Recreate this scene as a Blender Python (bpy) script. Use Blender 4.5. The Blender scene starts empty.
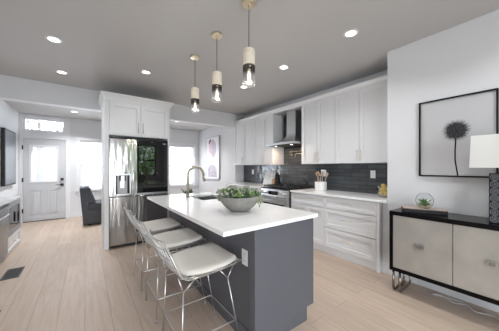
import bpy, bmesh, math, random
from mathutils import Vector, Matrix, Euler
random.seed(7)
PI = math.pi
S = bpy.context.scene
COL = S.collection

# ------------------------------------------------------------------ camera
cam_d = bpy.data.cameras.new('camera'); cam = bpy.data.objects.new('camera', cam_d); COL.objects.link(cam)
cam_d.sensor_width = 36.0; cam_d.lens = 222.0 / 499.0 * 36.0; cam_d.shift_y = 2.0 / 499.0
cam_d.clip_start = 0.02; cam_d.clip_end = 200
cam.location = (0, 0, 1.32); cam.rotation_euler = (PI / 2, 0, -math.atan(164.5 / 222.0))
S.camera = cam

# ------------------------------------------------------------------ world, big lights, exposure
W = bpy.data.worlds.new('world'); S.world = W; W.use_nodes = True
bg = W.node_tree.nodes['Background']; bg.inputs[0].default_value = (0.86, 0.93, 1.0, 1); bg.inputs[1].default_value = 5.0

def area(name, loc, rot, sx, sy, power, color=(1, 1, 1), spread=PI):
    l = bpy.data.lights.new(name, 'AREA'); l.shape = 'RECTANGLE'; l.size = sx; l.size_y = sy
    l.energy = power; l.color = color; l.spread = spread
    o = bpy.data.objects.new(name, l); COL.objects.link(o); o.location = loc; o.rotation_euler = rot
    return o
# daylight outside the glass: two front windows, front door, plus a fill lamp added behind the camera
area('daylight_front_left', (0.35, 7.95, 1.45), (-PI / 2, 0, 0), 0.95, 1.4, 75, (0.86, 0.93, 1))
area('daylight_front_right', (2.67, 7.95, 1.45), (-PI / 2, 0, 0), 0.95, 1.4, 22, (0.93, 0.96, 1))
area('daylight_transom', (-0.8, 7.95, 1.42), (-PI / 2, 0, 0), 0.7, .95, 12, (0.93, 0.96, 1))
area('fill_patio', (0.1, -3.2, 1.25), (PI / 2, 0, 0), 2.2, 2.2, 85, (0.93, 0.97, 1))  # unseen fill lamp, added outside the added patio door
for (nm, lc, rt, sx_, sy_) in (('portal_front_left', (.35, 7.71, 1.38), -PI / 2, .92, 1.38), ('portal_front_right', (2.665, 7.71, 1.38), -PI / 2, .9, 1.38), ('portal_transom', (-.805, 7.71, 2.372), -PI / 2, .78, .33),
                              ('portal_door', (-.815, 7.71, 1.41), -PI / 2, .5, .9), ('portal_added_door', (.025, -2.82, 1.05), PI / 2, 1.95, 2.1), ('portal_back', (2.3, -2.82, 1.65), PI / 2, .8, 1.4)):
    area(nm, lc, (rt, 0, 0), sx_, sy_, 1).data.cycles.is_portal = True      # guides the sky through the glass, gives no light of its own
S.view_settings.view_transform = 'Standard'; S.view_settings.look = 'None'
S.view_settings.exposure = 0.72; S.view_settings.gamma = 1.0; S.view_settings.use_curve_mapping = False
S.cycles.use_denoising = True; S.cycles.use_adaptive_sampling = False
S.cycles.denoising_input_passes = 'RGB_ALBEDO_NORMAL'; S.cycles.denoising_prefilter = 'ACCURATE'
S.cycles.max_bounces = 10; S.cycles.diffuse_bounces = 5; S.cycles.glossy_bounces = 5; S.cycles.transparent_max_bounces = 16
S.cycles.sample_clamp_indirect = 3.0; S.cycles.caustics_refractive = False; S.cycles.caustics_reflective = False
DOWNLIGHT = 3.6

# ------------------------------------------------------------------ materials
def mat(name, col, rough=0.5, metal=0.0, spec=0.5, emit=None, es=0.0, trans=0.0, coat=0.0, vary=0.0, scale=8.0, bump=0.0, bscale=40.0, stretch=(1, 1, 1)):
    m = bpy.data.materials.new(name); m.use_nodes = True
    nt = m.node_tree; b = nt.nodes['Principled BSDF']
    b.inputs['Base Color'].default_value = (*col, 1); b.inputs['Roughness'].default_value = rough
    b.inputs['Metallic'].default_value = metal; b.inputs['Specular IOR Level'].default_value = spec
    b.inputs['Transmission Weight'].default_value = trans; b.inputs['Coat Weight'].default_value = coat
    if emit: b.inputs['Emission Color'].default_value = (*emit, 1); b.inputs['Emission Strength'].default_value = es
    if vary or bump:
        tc = nt.nodes.new('ShaderNodeTexCoord'); mp = nt.nodes.new('ShaderNodeMapping')
        mp.inputs['Scale'].default_value = stretch; nt.links.new(tc.outputs['Object'], mp.inputs[0])
    if vary:
        n = nt.nodes.new('ShaderNodeTexNoise'); n.inputs['Scale'].default_value = scale; n.inputs['Detail'].default_value = 5
        nt.links.new(mp.outputs[0], n.inputs['Vector'])
        r = nt.nodes.new('ShaderNodeValToRGB'); nt.links.new(n.outputs[0], r.inputs[0])
        r.color_ramp.elements[0].position = 0.3; r.color_ramp.elements[1].position = 0.7
        r.color_ramp.elements[0].color = (*[max(0, c * (1 - vary)) for c in col], 1)
        r.color_ramp.elements[1].color = (*[min(1, c * (1 + vary)) for c in col], 1)
        nt.links.new(r.outputs[0], b.inputs['Base Color'])
    if bump:
        n2 = nt.nodes.new('ShaderNodeTexNoise'); n2.inputs['Scale'].default_value = bscale; n2.inputs['Detail'].default_value = 3
        nt.links.new(mp.outputs[0], n2.inputs['Vector'])
        bp = nt.nodes.new('ShaderNodeBump'); bp.inputs['Strength'].default_value = bump; bp.inputs['Distance'].default_value = 0.01
        nt.links.new(n2.outputs[0], bp.inputs['Height']); nt.links.new(bp.outputs[0], b.inputs['Normal'])
    return m

def glass_mat(name, tint=(1, 1, 1), gloss=0.08, rough=0.02):
    m = bpy.data.materials.new(name); m.use_nodes = True; nt = m.node_tree
    nt.nodes.remove(nt.nodes['Principled BSDF']); out = nt.nodes['Material Output']
    t = nt.nodes.new('ShaderNodeBsdfTransparent'); t.inputs[0].default_value = (*tint, 1)
    g = nt.nodes.new('ShaderNodeBsdfGlossy'); g.inputs['Roughness'].default_value = rough
    fr = nt.nodes.new('ShaderNodeLayerWeight'); fr.inputs['Blend'].default_value = 0.5
    mr = nt.nodes.new('ShaderNodeMapRange'); mr.inputs['To Min'].default_value = gloss; mr.inputs['To Max'].default_value = 0.8
    pw_ = nt.nodes.new('ShaderNodeMath'); pw_.operation = 'POWER'; pw_.inputs[1].default_value = 5.0
    nt.links.new(fr.outputs['Facing'], pw_.inputs[0]); nt.links.new(pw_.outputs[0], mr.inputs['Value'])
    mx = nt.nodes.new('ShaderNodeMixShader')
    nt.links.new(mr.outputs[0], mx.inputs[0]); nt.links.new(t.outputs[0], mx.inputs[1]); nt.links.new(g.outputs[0], mx.inputs[2])
    nt.links.new(mx.outputs[0], out.inputs[0])
    return m

def translucent_mat(name, col, amount=0.5):
    m = bpy.data.materials.new(name); m.use_nodes = True; nt = m.node_tree
    nt.nodes.remove(nt.nodes['Principled BSDF']); out = nt.nodes['Material Output']
    d = nt.nodes.new('ShaderNodeBsdfDiffuse'); d.inputs[0].default_value = (*col, 1)
    t = nt.nodes.new('ShaderNodeBsdfTranslucent'); t.inputs[0].default_value = (*col, 1)
    mx = nt.nodes.new('ShaderNodeMixShader'); mx.inputs[0].default_value = amount
    nt.links.new(d.outputs[0], mx.inputs[1]); nt.links.new(t.outputs[0], mx.inputs[2]); nt.links.new(mx.outputs[0], out.inputs[0])
    return m

def brick_mat(name, c1, c2, mortar, bw, rh, msize, axes, rough, bump=0.0, grain=None, offset=0.5, spec=0.5, rvar=0.0):
    """plank / tile pattern laid out in object space; axes = which coordinates run along the rows and across them"""
    m = bpy.data.materials.new(name); m.use_nodes = True; nt = m.node_tree; b = nt.nodes['Principled BSDF']
    b.inputs['Roughness'].default_value = rough; b.inputs['Specular IOR Level'].default_value = spec
    tc = nt.nodes.new('ShaderNodeTexCoord'); sp = nt.nodes.new('ShaderNodeSeparateXYZ'); cb = nt.nodes.new('ShaderNodeCombineXYZ')
    nt.links.new(tc.outputs['Object'], sp.inputs[0])
    nt.links.new(sp.outputs[axes[0]], cb.inputs[0]); nt.links.new(sp.outputs[axes[1]], cb.inputs[1])
    br = nt.nodes.new('ShaderNodeTexBrick'); nt.links.new(cb.outputs[0], br.inputs['Vector'])
    br.inputs['Color1'].default_value = (*c1, 1); br.inputs['Color2'].default_value = (*c2, 1); br.inputs['Mortar'].default_value = (*mortar, 1)
    br.inputs['Scale'].default_value = 1.0; br.inputs['Mortar Size'].default_value = msize; br.inputs['Mortar Smooth'].default_value = 0.1
    br.inputs['Brick Width'].default_value = bw; br.inputs['Row Height'].default_value = rh; br.offset = offset; br.inputs['Bias'].default_value = 0.0
    colout = br.outputs['Color']
    if grain:
        mp = nt.nodes.new('ShaderNodeMapping'); mp.inputs['Scale'].default_value = (1.2, 14, 1); nt.links.new(cb.outputs[0], mp.inputs[0])
        n = nt.nodes.new('ShaderNodeTexNoise'); n.inputs['Scale'].default_value = 2.2; n.inputs['Detail'].default_value = 6; n.inputs['Distortion'].default_value = 0.6
        nt.links.new(mp.outputs[0], n.inputs['Vector'])
        r = nt.nodes.new('ShaderNodeValToRGB'); nt.links.new(n.outputs[0], r.inputs[0])
        r.color_ramp.elements[0].position = 0.32; r.color_ramp.elements[1].position = 0.62
        r.color_ramp.elements[0].color = (grain, grain * 0.97, grain * 0.92, 1); r.color_ramp.elements[1].color = (1, 1, 1, 1)
        mx = nt.nodes.new('ShaderNodeMix'); mx.data_type = 'RGBA'; mx.blend_type = 'MULTIPLY'; mx.inputs['Factor'].default_value = 1
        nt.links.new(br.outputs['Color'], mx.inputs[6]); nt.links.new(r.outputs[0], mx.inputs[7]); colout = mx.outputs[2]
    nt.links.new(colout, b.inputs['Base Color'])
    if bump:
        bp = nt.nodes.new('ShaderNodeBump'); bp.inputs['Strength'].default_value = bump; bp.inputs['Distance'].default_value = 0.004; bp.invert = True
        nt.links.new(br.outputs['Fac'], bp.inputs['Height'])
        if rvar:
            n3 = nt.nodes.new('ShaderNodeTexNoise'); n3.inputs['Scale'].default_value = 9; nt.links.new(cb.outputs[0], n3.inputs['Vector'])
            bp2 = nt.nodes.new('ShaderNodeBump'); bp2.inputs['Strength'].default_value = rvar; bp2.inputs['Distance'].default_value = 0.01
            nt.links.new(n3.outputs[0], bp2.inputs['Height']); nt.links.new(bp2.outputs[0], bp.inputs['Normal'])
        nt.links.new(bp.outputs[0], b.inputs['Normal'])
    return m

M = {}
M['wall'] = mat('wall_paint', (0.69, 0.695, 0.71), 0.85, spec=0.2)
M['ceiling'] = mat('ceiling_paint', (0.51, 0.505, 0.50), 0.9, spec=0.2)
M['trim'] = mat('trim_paint', (0.74, 0.74, 0.755), 0.5)
M['cab'] = mat('cabinet_white', (0.74, 0.742, 0.75), 0.45)
M['slate'] = mat('island_slate_paint', (0.108, 0.112, 0.13), 0.5)
M['slate_door'] = M['slate']
M['quartz'] = mat('white_quartz', (0.94, 0.94, 0.94), 0.12, vary=0.03, scale=6)
M['floor'] = brick_mat('oak_planks', (0.56, 0.445, 0.365), (0.49, 0.39, 0.315), (0.31, 0.23, 0.18), 1.9, 0.19, 0.0016, (1, 0), 0.48, spec=0.35, bump=0.15, grain=0.88, offset=0.37)
M['tile'] = brick_mat('dark_glazed_tile', (0.052, 0.058, 0.064), (0.088, 0.096, 0.104), (0.03, 0.03, 0.034), 0.26, 0.065, 0.003, (1, 2), 0.10, bump=0.5, rvar=0.9)
M['brass'] = mat('satin_brass', (0.77, 0.68, 0.51), 0.32, 1.0)
M['nickel'] = mat('brushed_warm_nickel', (0.52, 0.46, 0.38), 0.28, 1.0)
M['chrome'] = mat('chrome_wire', (0.62, 0.62, 0.63), 0.3, 1.0)
M['legchrome'] = mat('dark_chrome', (0.27, 0.24, 0.215), 0.15, 1.0)
M['steel'] = mat('brushed_steel', (0.42, 0.405, 0.385), 0.16, 1.0, bump=0.8, bscale=2.2, stretch=(5.0, 5.0, 0.6))
M['hoodsteel'] = mat('hood_steel', (0.62, 0.62, 0.62), 0.38, 1.0)
M['steel_plain'] = mat('satin_steel', (0.52, 0.52, 0.52), 0.3, 1.0)
M['black'] = mat('black_satin', (0.008, 0.008, 0.009), 0.35, spec=.25)
M['blackglass'] = mat('black_glass', (0.006, 0.006, 0.007), 0.03, spec=0.6)
M['blackmatte'] = mat('black_matte', (0.015, 0.015, 0.016), 0.7)
M['iron'] = mat('cast_iron', (0.014, 0.014, 0.015), 0.55)
M['grey_sofa'] = mat('charcoal_upholstery', (0.075, 0.08, 0.092), 0.9, vary=0.15, scale=60, bump=0.2, bscale=200)
M['pad'] = mat('cream_pad_fabric', (0.84, 0.80, 0.74), 0.85, bump=0.15, bscale=180)
M['stone'] = mat('grey_planter_stone', (0.25, 0.24, 0.222), 0.75, vary=0.1, scale=25, bump=0.2, bscale=60)
M['soil'] = mat('dark_soil', (0.05, 0.035, 0.025), 0.95)
GREENS = [mat('succulent_green', (0.16, 0.26, 0.09), 0.5), mat('succulent_pale', (0.46, 0.50, 0.40), 0.5),
          mat('succulent_dark', (0.07, 0.13, 0.05), 0.5), mat('succulent_yellowgreen', (0.27, 0.33, 0.14), 0.5),
          mat('succulent_grey', (0.33, 0.36, 0.30), 0.5)]
M['leaf'] = GREENS[0]
M['pane'] = glass_mat('window_pane', (0.98, 0.99, 1.0), 0.04)
M['clear'] = glass_mat('clear_glass', (0.96, 0.97, 0.97), 0.06)
M['globe'] = glass_mat('terrarium_glass', (0.95, 0.96, 0.96), 0.06)
nt_ = M['globe'].node_tree; lw_ = nt_.nodes.new('ShaderNodeLayerWeight'); lw_.inputs['Blend'].default_value = 0.5
rp_ = nt_.nodes.new('ShaderNodeValToRGB'); rp_.color_ramp.elements[0].position = .55; rp_.color_ramp.elements[0].color = (.96, .97, .97, 1)
rp_.color_ramp.elements[1].position = .97; rp_.color_ramp.elements[1].color = (.18, .19, .19, 1)     # longer way through the glass at its rim
nt_.links.new(lw_.outputs['Facing'], rp_.inputs[0]); nt_.links.new(rp_.outputs[0], [n for n in nt_.nodes if n.type == 'BSDF_TRANSPARENT'][0].inputs[0])
M['smoke'] = glass_mat('smoked_glass', (0.16, 0.13, 0.11), 0.10)
M['smokefade'] = glass_mat('smoked_glass_pale', (0.5, 0.47, 0.44), 0.12)
M['pendantglass'] = glass_mat('pendant_glass', (0.93, 0.93, 0.92), 0.28, 0.25)
M['slat'] = translucent_mat('blind_slat_white', (0.80, 0.80, 0.81), 0.10)
M['lens'] = mat('downlight_lens', (1, 1, 1), 0.5, emit=(1, 0.97, 0.93), es=3)
M['bulb'] = mat('pendant_bulb', (1, 1, 1), 0.5, emit=(1, 0.92, 0.8), es=1.6)
M['lens'].cycles.emission_sampling = 'NONE'; M['bulb'].cycles.emission_sampling = 'NONE'
M['shade'] = translucent_mat('lamp_shade_linen', (0.86, 0.86, 0.84), 0.25)
M['ivory'] = mat('pendant_champagne', (0.88, 0.80, 0.66), 0.35, 0.12, vary=0.12, scale=30)
M['leafmetal'] = mat('antiqued_silver_leaf', (0.43, 0.41, 0.375), 0.42, 0.35, vary=0.12, scale=5, bump=0.06, bscale=12)
M['plastic'] = mat('white_plastic', (0.85, 0.85, 0.85), 0.4)
M['darkslot'] = mat('dark_slot', (0.08, 0.08, 0.08), 0.6)
M['wood'] = mat('warm_wood', (0.42, 0.24, 0.13), 0.5, vary=0.2, scale=8, stretch=(1, 8, 1))
M['palewood'] = mat('pale_wood', (0.55, 0.42, 0.30), 0.55, vary=0.15, scale=8, stretch=(1, 8, 1))
M['marble'] = mat('grey_veined_marble', (0.72, 0.72, 0.72), 0.3, vary=0.35, scale=22)
M['ceramic'] = mat('white_ceramic', (0.80, 0.80, 0.79), 0.3)
M['lemon'] = mat('lemon_skin', (0.72, 0.50, 0.10), 0.5, bump=0.2, bscale=90)
M['paper'] = mat('print_paper', (0.52, 0.52, 0.53), 0.6, spec=0.2, coat=0.6)
M['ink'] = mat('print_ink', (0.010, 0.009, 0.012), 0.9, spec=0.05)
M['inkgrey'] = mat('print_ink_grey', (0.40, 0.40, 0.41), 0.9, spec=0.05)
M['canvas'] = mat('painting_white', (0.80, 0.80, 0.82), 0.7)
M['lav'] = mat('painting_lavender', (0.52, 0.48, 0.55), 0.7, vary=0.2, scale=12)
M['pinkish'] = mat('painting_pink', (0.62, 0.48, 0.55), 0.7, vary=0.15, scale=12)
M['paintdark'] = mat('painting_dark', (0.12, 0.11, 0.13), 0.7)
M['silverframe'] = mat('silver_frame', (0.45, 0.45, 0.46), 0.4, 0.7)
M['medal'] = mat('lamp_medallion_grey', (0.13, 0.135, 0.15), 0.6, vary=0.5, scale=90)
M['lampblack'] = mat('lamp_body_black', (0.008, 0.008, 0.010), 0.6, spec=0.15)
M['register'] = mat('register_grey', (0.055, 0.055, 0.06), 0.5, 0.3)
M['greycab'] = mat('grey_console_paint', (0.26, 0.265, 0.28), 0.45)
M['cord'] = mat('white_cord', (0.75, 0.75, 0.74), 0.5)
M['basket'] = mat('woven_basket', (0.20, 0.17, 0.10), 0.8, vary=0.3, scale=40)
M['tree'] = mat('tree_leaves', (0.22, 0.38, 0.10), 0.7, vary=0.5, scale=3)
M['bark'] = mat('tree_bark', (0.12, 0.09, 0.07), 0.9, vary=0.2)
M['pave'] = mat('concrete_paving', (0.45, 0.45, 0.44), 0.9, vary=0.1)
M['brickwall'] = brick_mat('far_house_brick', (0.42, 0.30, 0.25), (0.36, 0.25, 0.21), (0.5, 0.48, 0.45), 0.23, 0.075, 0.01, (0, 2), 0.9)

# ------------------------------------------------------------------ mesh helpers
ORG = {}
class MB:
    def __init__(s): s.v = []; s.f = []; s.mi = []; s.m = 0
    def add(s, vs, fs):
        b = len(s.v); s.v += [tuple(v) for v in vs]; s.f += [tuple(i + b for i in f) for f in fs]; s.mi += [s.m] * len(fs); return s
    def box(s, x0, x1, y0, y1, z0, z1):
        return s.add([(x0, y0, z0), (x1, y0, z0), (x1, y1, z0), (x0, y1, z0), (x0, y0, z1), (x1, y0, z1), (x1, y1, z1), (x0, y1, z1)],
                     [(0, 3, 2, 1), (4, 5, 6, 7), (0, 1, 5, 4), (1, 2, 6, 5), (2, 3, 7, 6), (3, 0, 4, 7)])
    def hexa(s, a, b):                       # two quads (bottom, top), same winding
        return s.add(list(a) + list(b), [(3, 2, 1, 0), (4, 5, 6, 7), (0, 1, 5, 4), (1, 2, 6, 5), (2, 3, 7, 6), (3, 0, 4, 7)])
    def tube(s, pts, r, n=6, closed=False):
        pts = [Vector(p) for p in pts]; k = len(pts); rr = r if isinstance(r, (list, tuple)) else [r] * k
        rings = []; prev = None
        for i, p in enumerate(pts):
            if closed: t = (pts[(i + 1) % k] - pts[i - 1])
            else: t = pts[min(i + 1, k - 1)] - pts[max(i - 1, 0)]
            t = t.normalized() if t.length > 1e-9 else Vector((0, 0, 1))
            if prev is None:
                a = Vector((0, 0, 1)) if abs(t.z) < 0.9 else Vector((1, 0, 0)); u = t.cross(a).normalized()
            else:
                u = prev - t * prev.dot(t); u = u.normalized() if u.length > 1e-6 else t.orthogonal().normalized()
            prev = u; w = t.cross(u)
            rings.append([p + (u * math.cos(2 * PI * j / n) + w * math.sin(2 * PI * j / n)) * rr[i] for j in range(n)])
        vs = [v for ring in rings for v in ring]; fs = []
        for i in range(k if closed else k - 1):
            a, b = i * n, ((i + 1) % k) * n
            for j in range(n): fs.append((a + j, a + (j + 1) % n, b + (j + 1) % n, b + j))
        if not closed: fs += [tuple(range(n - 1, -1, -1)), tuple(range((k - 1) * n, k * n))]
        return s.add(vs, fs)
    def lathe(s, c, prof, n=24, sx=1.0, sy=1.0, cap=True):     # prof: list of (radius, z)
        vs = []; fs = []; k = len(prof)
        for (r, z) in prof:
            for j in range(n):
                a = 2 * PI * j / n; vs.append((c[0] + r * sx * math.cos(a), c[1] + r * sy * math.sin(a), c[2] + z))
        for i in range(k - 1):
            for j in range(n): fs.append((i * n + j, i * n + (j + 1) % n, (i + 1) * n + (j + 1) % n, (i + 1) * n + j))
        if cap: fs += [tuple(range(n - 1, -1, -1)), tuple(range((k - 1) * n, k * n))]
        return s.add(vs, fs)
    def ball(s, c, r, n=12, m=8, sc=(1, 1, 1), rot=None):
        vs = []; fs = []
        for i in range(m + 1):
            th = PI * i / m
            for j in range(n):
                ph = 2 * PI * j / n
                v = Vector((r * sc[0] * math.sin(th) * math.cos(ph), r * sc[1] * math.sin(th) * math.sin(ph), r * sc[2] * math.cos(th)))
                if rot: v = rot @ v
                vs.append(v + Vector(c))
        for i in range(m):
            for j in range(n): fs.append((i * n + j, (i + 1) * n + j, (i + 1) * n + (j + 1) % n, i * n + (j + 1) % n))
        return s.add(vs, fs)
    def build(s, name, material, parent=None, smooth=False, bevel=0.0, seg=2):
        me = bpy.data.meshes.new(name)
        o0 = ORG.get(parent.name, Vector((0, 0, 0))) if parent else Vector((0, 0, 0))
        me.from_pydata([tuple(Vector(v) - o0) for v in s.v], [], s.f); me.update()
        mats = material if isinstance(material, (list, tuple)) else [material]
        for m in mats: me.materials.append(m)
        for p, i in zip(me.polygons, s.mi): p.material_index = min(i, len(mats) - 1); p.use_smooth = smooth
        bm = bmesh.new(); bm.from_mesh(me); bmesh.ops.remove_doubles(bm, verts=bm.verts, dist=1e-6)
        bmesh.ops.recalc_face_normals(bm, faces=bm.faces); bm.to_mesh(me); bm.free()
        o = bpy.data.objects.new(name, me); COL.objects.link(o)
        if parent: o.parent = parent; ORG[o.name] = o0
        else: ORG[o.name] = Vector((0, 0, 0))
        if bevel:
            b = o.modifiers.new('bevel', 'BEVEL'); b.width = bevel; b.segments = seg; b.limit_method = 'ANGLE'; b.angle_limit = math.radians(40)
        return o

def thing(name, label, cat, loc=(0, 0, 0), group=None):
    o = bpy.data.objects.new(name, None); COL.objects.link(o); o.location = loc; o.empty_display_size = 0.05
    o['label'] = label; o['category'] = cat
    if group: o['group'] = group
    ORG[o.name] = Vector(loc); return o
def tag(o, label, cat, group=None):
    o['label'] = label; o['category'] = cat
    if group: o['group'] = group
    return o
def struct(o): o['kind'] = 'structure'; return o
def copy_tree(o, parent=None):
    c = o.copy(); COL.objects.link(c)
    if parent: c.parent = parent
    for ch in [x for x in bpy.data.objects if x.parent == o]: copy_tree(ch, c)
    return c
def B(*a): return MB().box(*a)

# panel fronts: p maps (along width a, up z, out of the face t) to the world
def face_x(X):  return lambda a, z, t: (X - t, a, z)          # looking toward -X
def face_y(Y):  return lambda a, z, t: (a, Y - t, z)          # looking toward -Y
def pbox(mb, p, a0, a1, z0, z1, t0, t1):
    q = [p(a, z, t) for t in (t0, t1) for (a, z) in ((a0, z0), (a1, z0), (a1, z1), (a0, z1))]
    mb.hexa(q[:4], q[4:])
def shaker(p, a0, a1, z0, z1, rail=0.057, t=0.02):
    mb = MB()
    pbox(mb, p, a0, a0 + rail, z0, z1, 0, t); pbox(mb, p, a1 - rail, a1, z0, z1, 0, t)
    pbox(mb, p, a0 + rail, a1 - rail, z0, z0 + rail, 0, t); pbox(mb, p, a0 + rail, a1 - rail, z1 - rail, z1, 0, t)
    pbox(mb, p, a0 + rail, a1 - rail, z0 + rail, z1 - rail, 0, t * 0.3)
    return mb
def pull(p, a0, z0, a1, z1, t=0.02, r=0.005):
    mb = MB(); off = t + 0.028
    mb.tube([p(a0, z0, off), p(a1, z1, off)], r, 8)
    for k in (0.15, 0.85):
        a, z = a0 + (a1 - a0) * k, z0 + (z1 - z0) * k
        mb.tube([p(a, z, t - 0.001), p(a, z, off)], r * 0.8, 8)
    return mb

# ------------------------------------------------------------------ the room
XL, YF, YB, ZC, ZF = -1.26, 7.49, -2.6, 2.76, 2.62
struct(B(XL - 0.2, 3.9, YB - 0.2, YF + 0.2, -0.12, 0).build('floor', M['floor']))
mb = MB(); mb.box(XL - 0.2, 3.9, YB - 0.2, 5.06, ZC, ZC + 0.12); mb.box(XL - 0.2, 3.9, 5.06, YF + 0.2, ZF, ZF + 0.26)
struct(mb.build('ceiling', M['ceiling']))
struct(B(XL, 3.279, 5.05, 5.20, 2.40, ZC - 0.001).build('beam', M['wall']))
struct(B(XL - 0.2, XL, YB - 0.2, YF + 0.2, 0, ZC).build('wall_left', M['wall']))
mb = MB(); mb.box(3.03, 3.9, YB - 0.2, 1.2, 0, ZC); mb.box(3.57, 3.9, 1.2, 5.08, 0, ZC); mb.box(3.28, 3.9, 5.08, YF + 0.2, 0, ZC)
struct(mb.build('wall_right', M['wall']))

def wall_with_holes(name, x0, x1, z1, y0, y1, holes, m):
    xs = sorted({x0, x1, *[h[0] for h in holes], *[h[1] for h in holes]}); mb = MB()
    for a, b in zip(xs[:-1], xs[1:]):
        cut = sorted([(h[2], h[3]) for h in holes if h[0] <= a + 1e-6 and h[1] >= b - 1e-6]); z = 0
        for (c, d) in cut:
            if c > z + 1e-6: mb.box(a, b, y0, y1, z, c)
            z = d
        if z < z1 - 1e-6: mb.box(a, b, y0, y1, z, z1)
    return struct(mb.build(name, m))
DX0, DX1 = -1.195, -0.40
TX0, TX1, TZ0, TZ1 = -1.19, -0.42, 2.215, 2.53
W1 = (-0.10, 0.80, 0.70, 2.05); W2 = (2.22, 3.11, 0.70, 2.06)
wall_with_holes('wall_front', XL, 3.28, ZF, YF, YF + 0.2, [(DX0, DX1, 0, 2.035), (TX0, TX1, TZ0, TZ1), W1, W2], M['wall'])
PX0, PX1 = -0.95, 1.0; BW = (1.9, 2.7, 0.95, 2.35)
wall_with_holes('wall_back', XL, 3.03, ZC, YB - 0.2, YB, [(PX0, PX1, 0.0, 2.1), BW], M['wall'])

# baseboards
struct(B(XL, XL + 0.015, YB, 4.34, 0, 0.11).build('baseboard_left', M['trim'], bevel=0.004))
mb = MB(); mb.box(-0.30, 3.28, YF - 0.015, YF, 0, 0.13)
struct(mb.build('baseboard_front', M['trim'], bevel=0.004))
mb = MB(); mb.box(3.015, 3.03, YB, 1.2, 0, 0.13); mb.box(3.265, 3.28, 5.1, YF - 0.015, 0, 0.13)
struct(mb.build('baseboard_right', M['trim'], bevel=0.004))

# front door casing and transom
mb = MB(); y0 = YF - 0.022
mb.box(XL + 0.001, DX0, y0, YF, 0, 2.62 - 0.001); mb.box(DX1, DX1 + 0.085, y0, YF, 0, 2.60)
mb.box(DX0, DX1, y0, YF, 2.035, TZ0); mb.box(DX0, DX1, y0, YF, TZ1, 2.60)
struct(mb.build('trim_1', M['trim'], bevel=0.003))
tr = struct(B(TX0, TX1, YF + 0.05, YF + 0.09, TZ0, TZ1).build('window_1', M['trim']))
bpy.data.objects.remove(tr)
mb = MB(); fw = 0.035
for (a, b, c, d) in ((TX0, TX0 + fw, TZ0, TZ1), (TX1 - fw, TX1, TZ0, TZ1), (TX0 + fw, TX1 - fw, TZ0, TZ0 + fw), (TX0 + fw, TX1 - fw, TZ1 - fw, TZ1)):
    mb.box(a, b, YF + 0.03, YF + 0.09, c, d)
tr = struct(mb.build('window_1', M['trim']))
B(TX0 + fw, TX1 - fw, YF + 0.055, YF + 0.060, TZ0 + fw, TZ1 - fw).build('pane', M['pane'], tr)

# front door: slab with an opening for the glass
LX0, LX1, LZ0, LZ1 = -1.054, -0.575, 0.975, 1.842
YD0, YD1 = YF + 0.005, YF + 0.05
mb = MB()
mb.box(DX0 + .004, LX0, YD0, YD1, .012, 2.03); mb.box(LX1, DX1 - .004, YD0, YD1, .012, 2.03)
mb.box(LX0, LX1, YD0, YD1, .012, LZ0); mb.box(LX0, LX1, YD0, YD1, LZ1, 2.03)
for (a, b) in ((-1.06, -0.86), (-0.76, -0.56)):                      # two raised lower panels
    for (q0, q1, w0, w1) in ((a, b, .18, .20), (a, b, .74, .76), (a, a + .02, .18, .76), (b - .02, b, .18, .76)):
        mb.box(q0, q1, YD0 - .007, YD0, w0, w1)
    mb.box(a + .05, b - .05, YD0 - .006, YD0, .23, .71)
door = struct(mb.build('door_1', mat('door_paint', (.55, .555, .575), .5), bevel=0.003))
mb = MB()
for (a, b, c, d) in ((LX0 - .03, LX0 + .012, LZ0 - .03, LZ1 + .03), (LX1 - .012, LX1 + .03, LZ0 - .03, LZ1 + .03), (LX0 + .012, LX1 - .012, LZ0 - .03, LZ0 + .012), (LX0 + .012, LX1 - .012, LZ1 - .012, LZ1 + .03)):
    mb.box(a, b, YD0 - .012, YD0 - .0005, c, d)
mb.build('glass_frame', M['trim'], door, bevel=0.003)
B(LX0, LX1, YD0 + .006, YD0 + .010, LZ0, LZ1).build('pane', M['pane'], door)
mb = MB(); k = 30
for i in range(k):
    z = LZ0 + (LZ1 - LZ0) * (i + .5) / k
    mb.hexa([(LX0, YD0 + .016, z - .013), (LX1, YD0 + .016, z - .013), (LX1, YD0 + .017, z - .013), (LX0, YD0 + .017, z - .013)],
            [(LX0, YD0 + .024, z + .012), (LX1, YD0 + .024, z + .012), (LX1, YD0 + .025, z + .012), (LX0, YD0 + .025, z + .012)])
mb.build('enclosed_blind', M['slat'], door)
for z in (0.28, 1.02, 1.80): B(DX0 - .012, DX0 + .012, YF - .034, YF - .022, z - .05, z + .05).build('hinge', M['blackmatte'], door)
mb = MB(); mb.box(-.505, -.445, YD0 - .03, YD0, .99, 1.05); mb.tube([(-.475, YD0 - .028, 1.02), (-.475, YD0 - .045, 1.02)], .02, 12); mb.build('deadbolt', M['blackmatte'], door)
mb = MB(); mb.box(-.505, -.445, YD0 - .02, YD0, .85, .91); mb.tube([(-.475, YD0 - .015, .88), (-.475, YD0 - .055, .88), (-.60, YD0 - .055, .88)], .009, 8); mb.build('lever_handle', M['blackmatte'], door)
struct(B(DX0, DX1, YF - 0.02, YF + 0.2, 0.0, 0.011).build('trim_2', M['blackmatte']))

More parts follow.
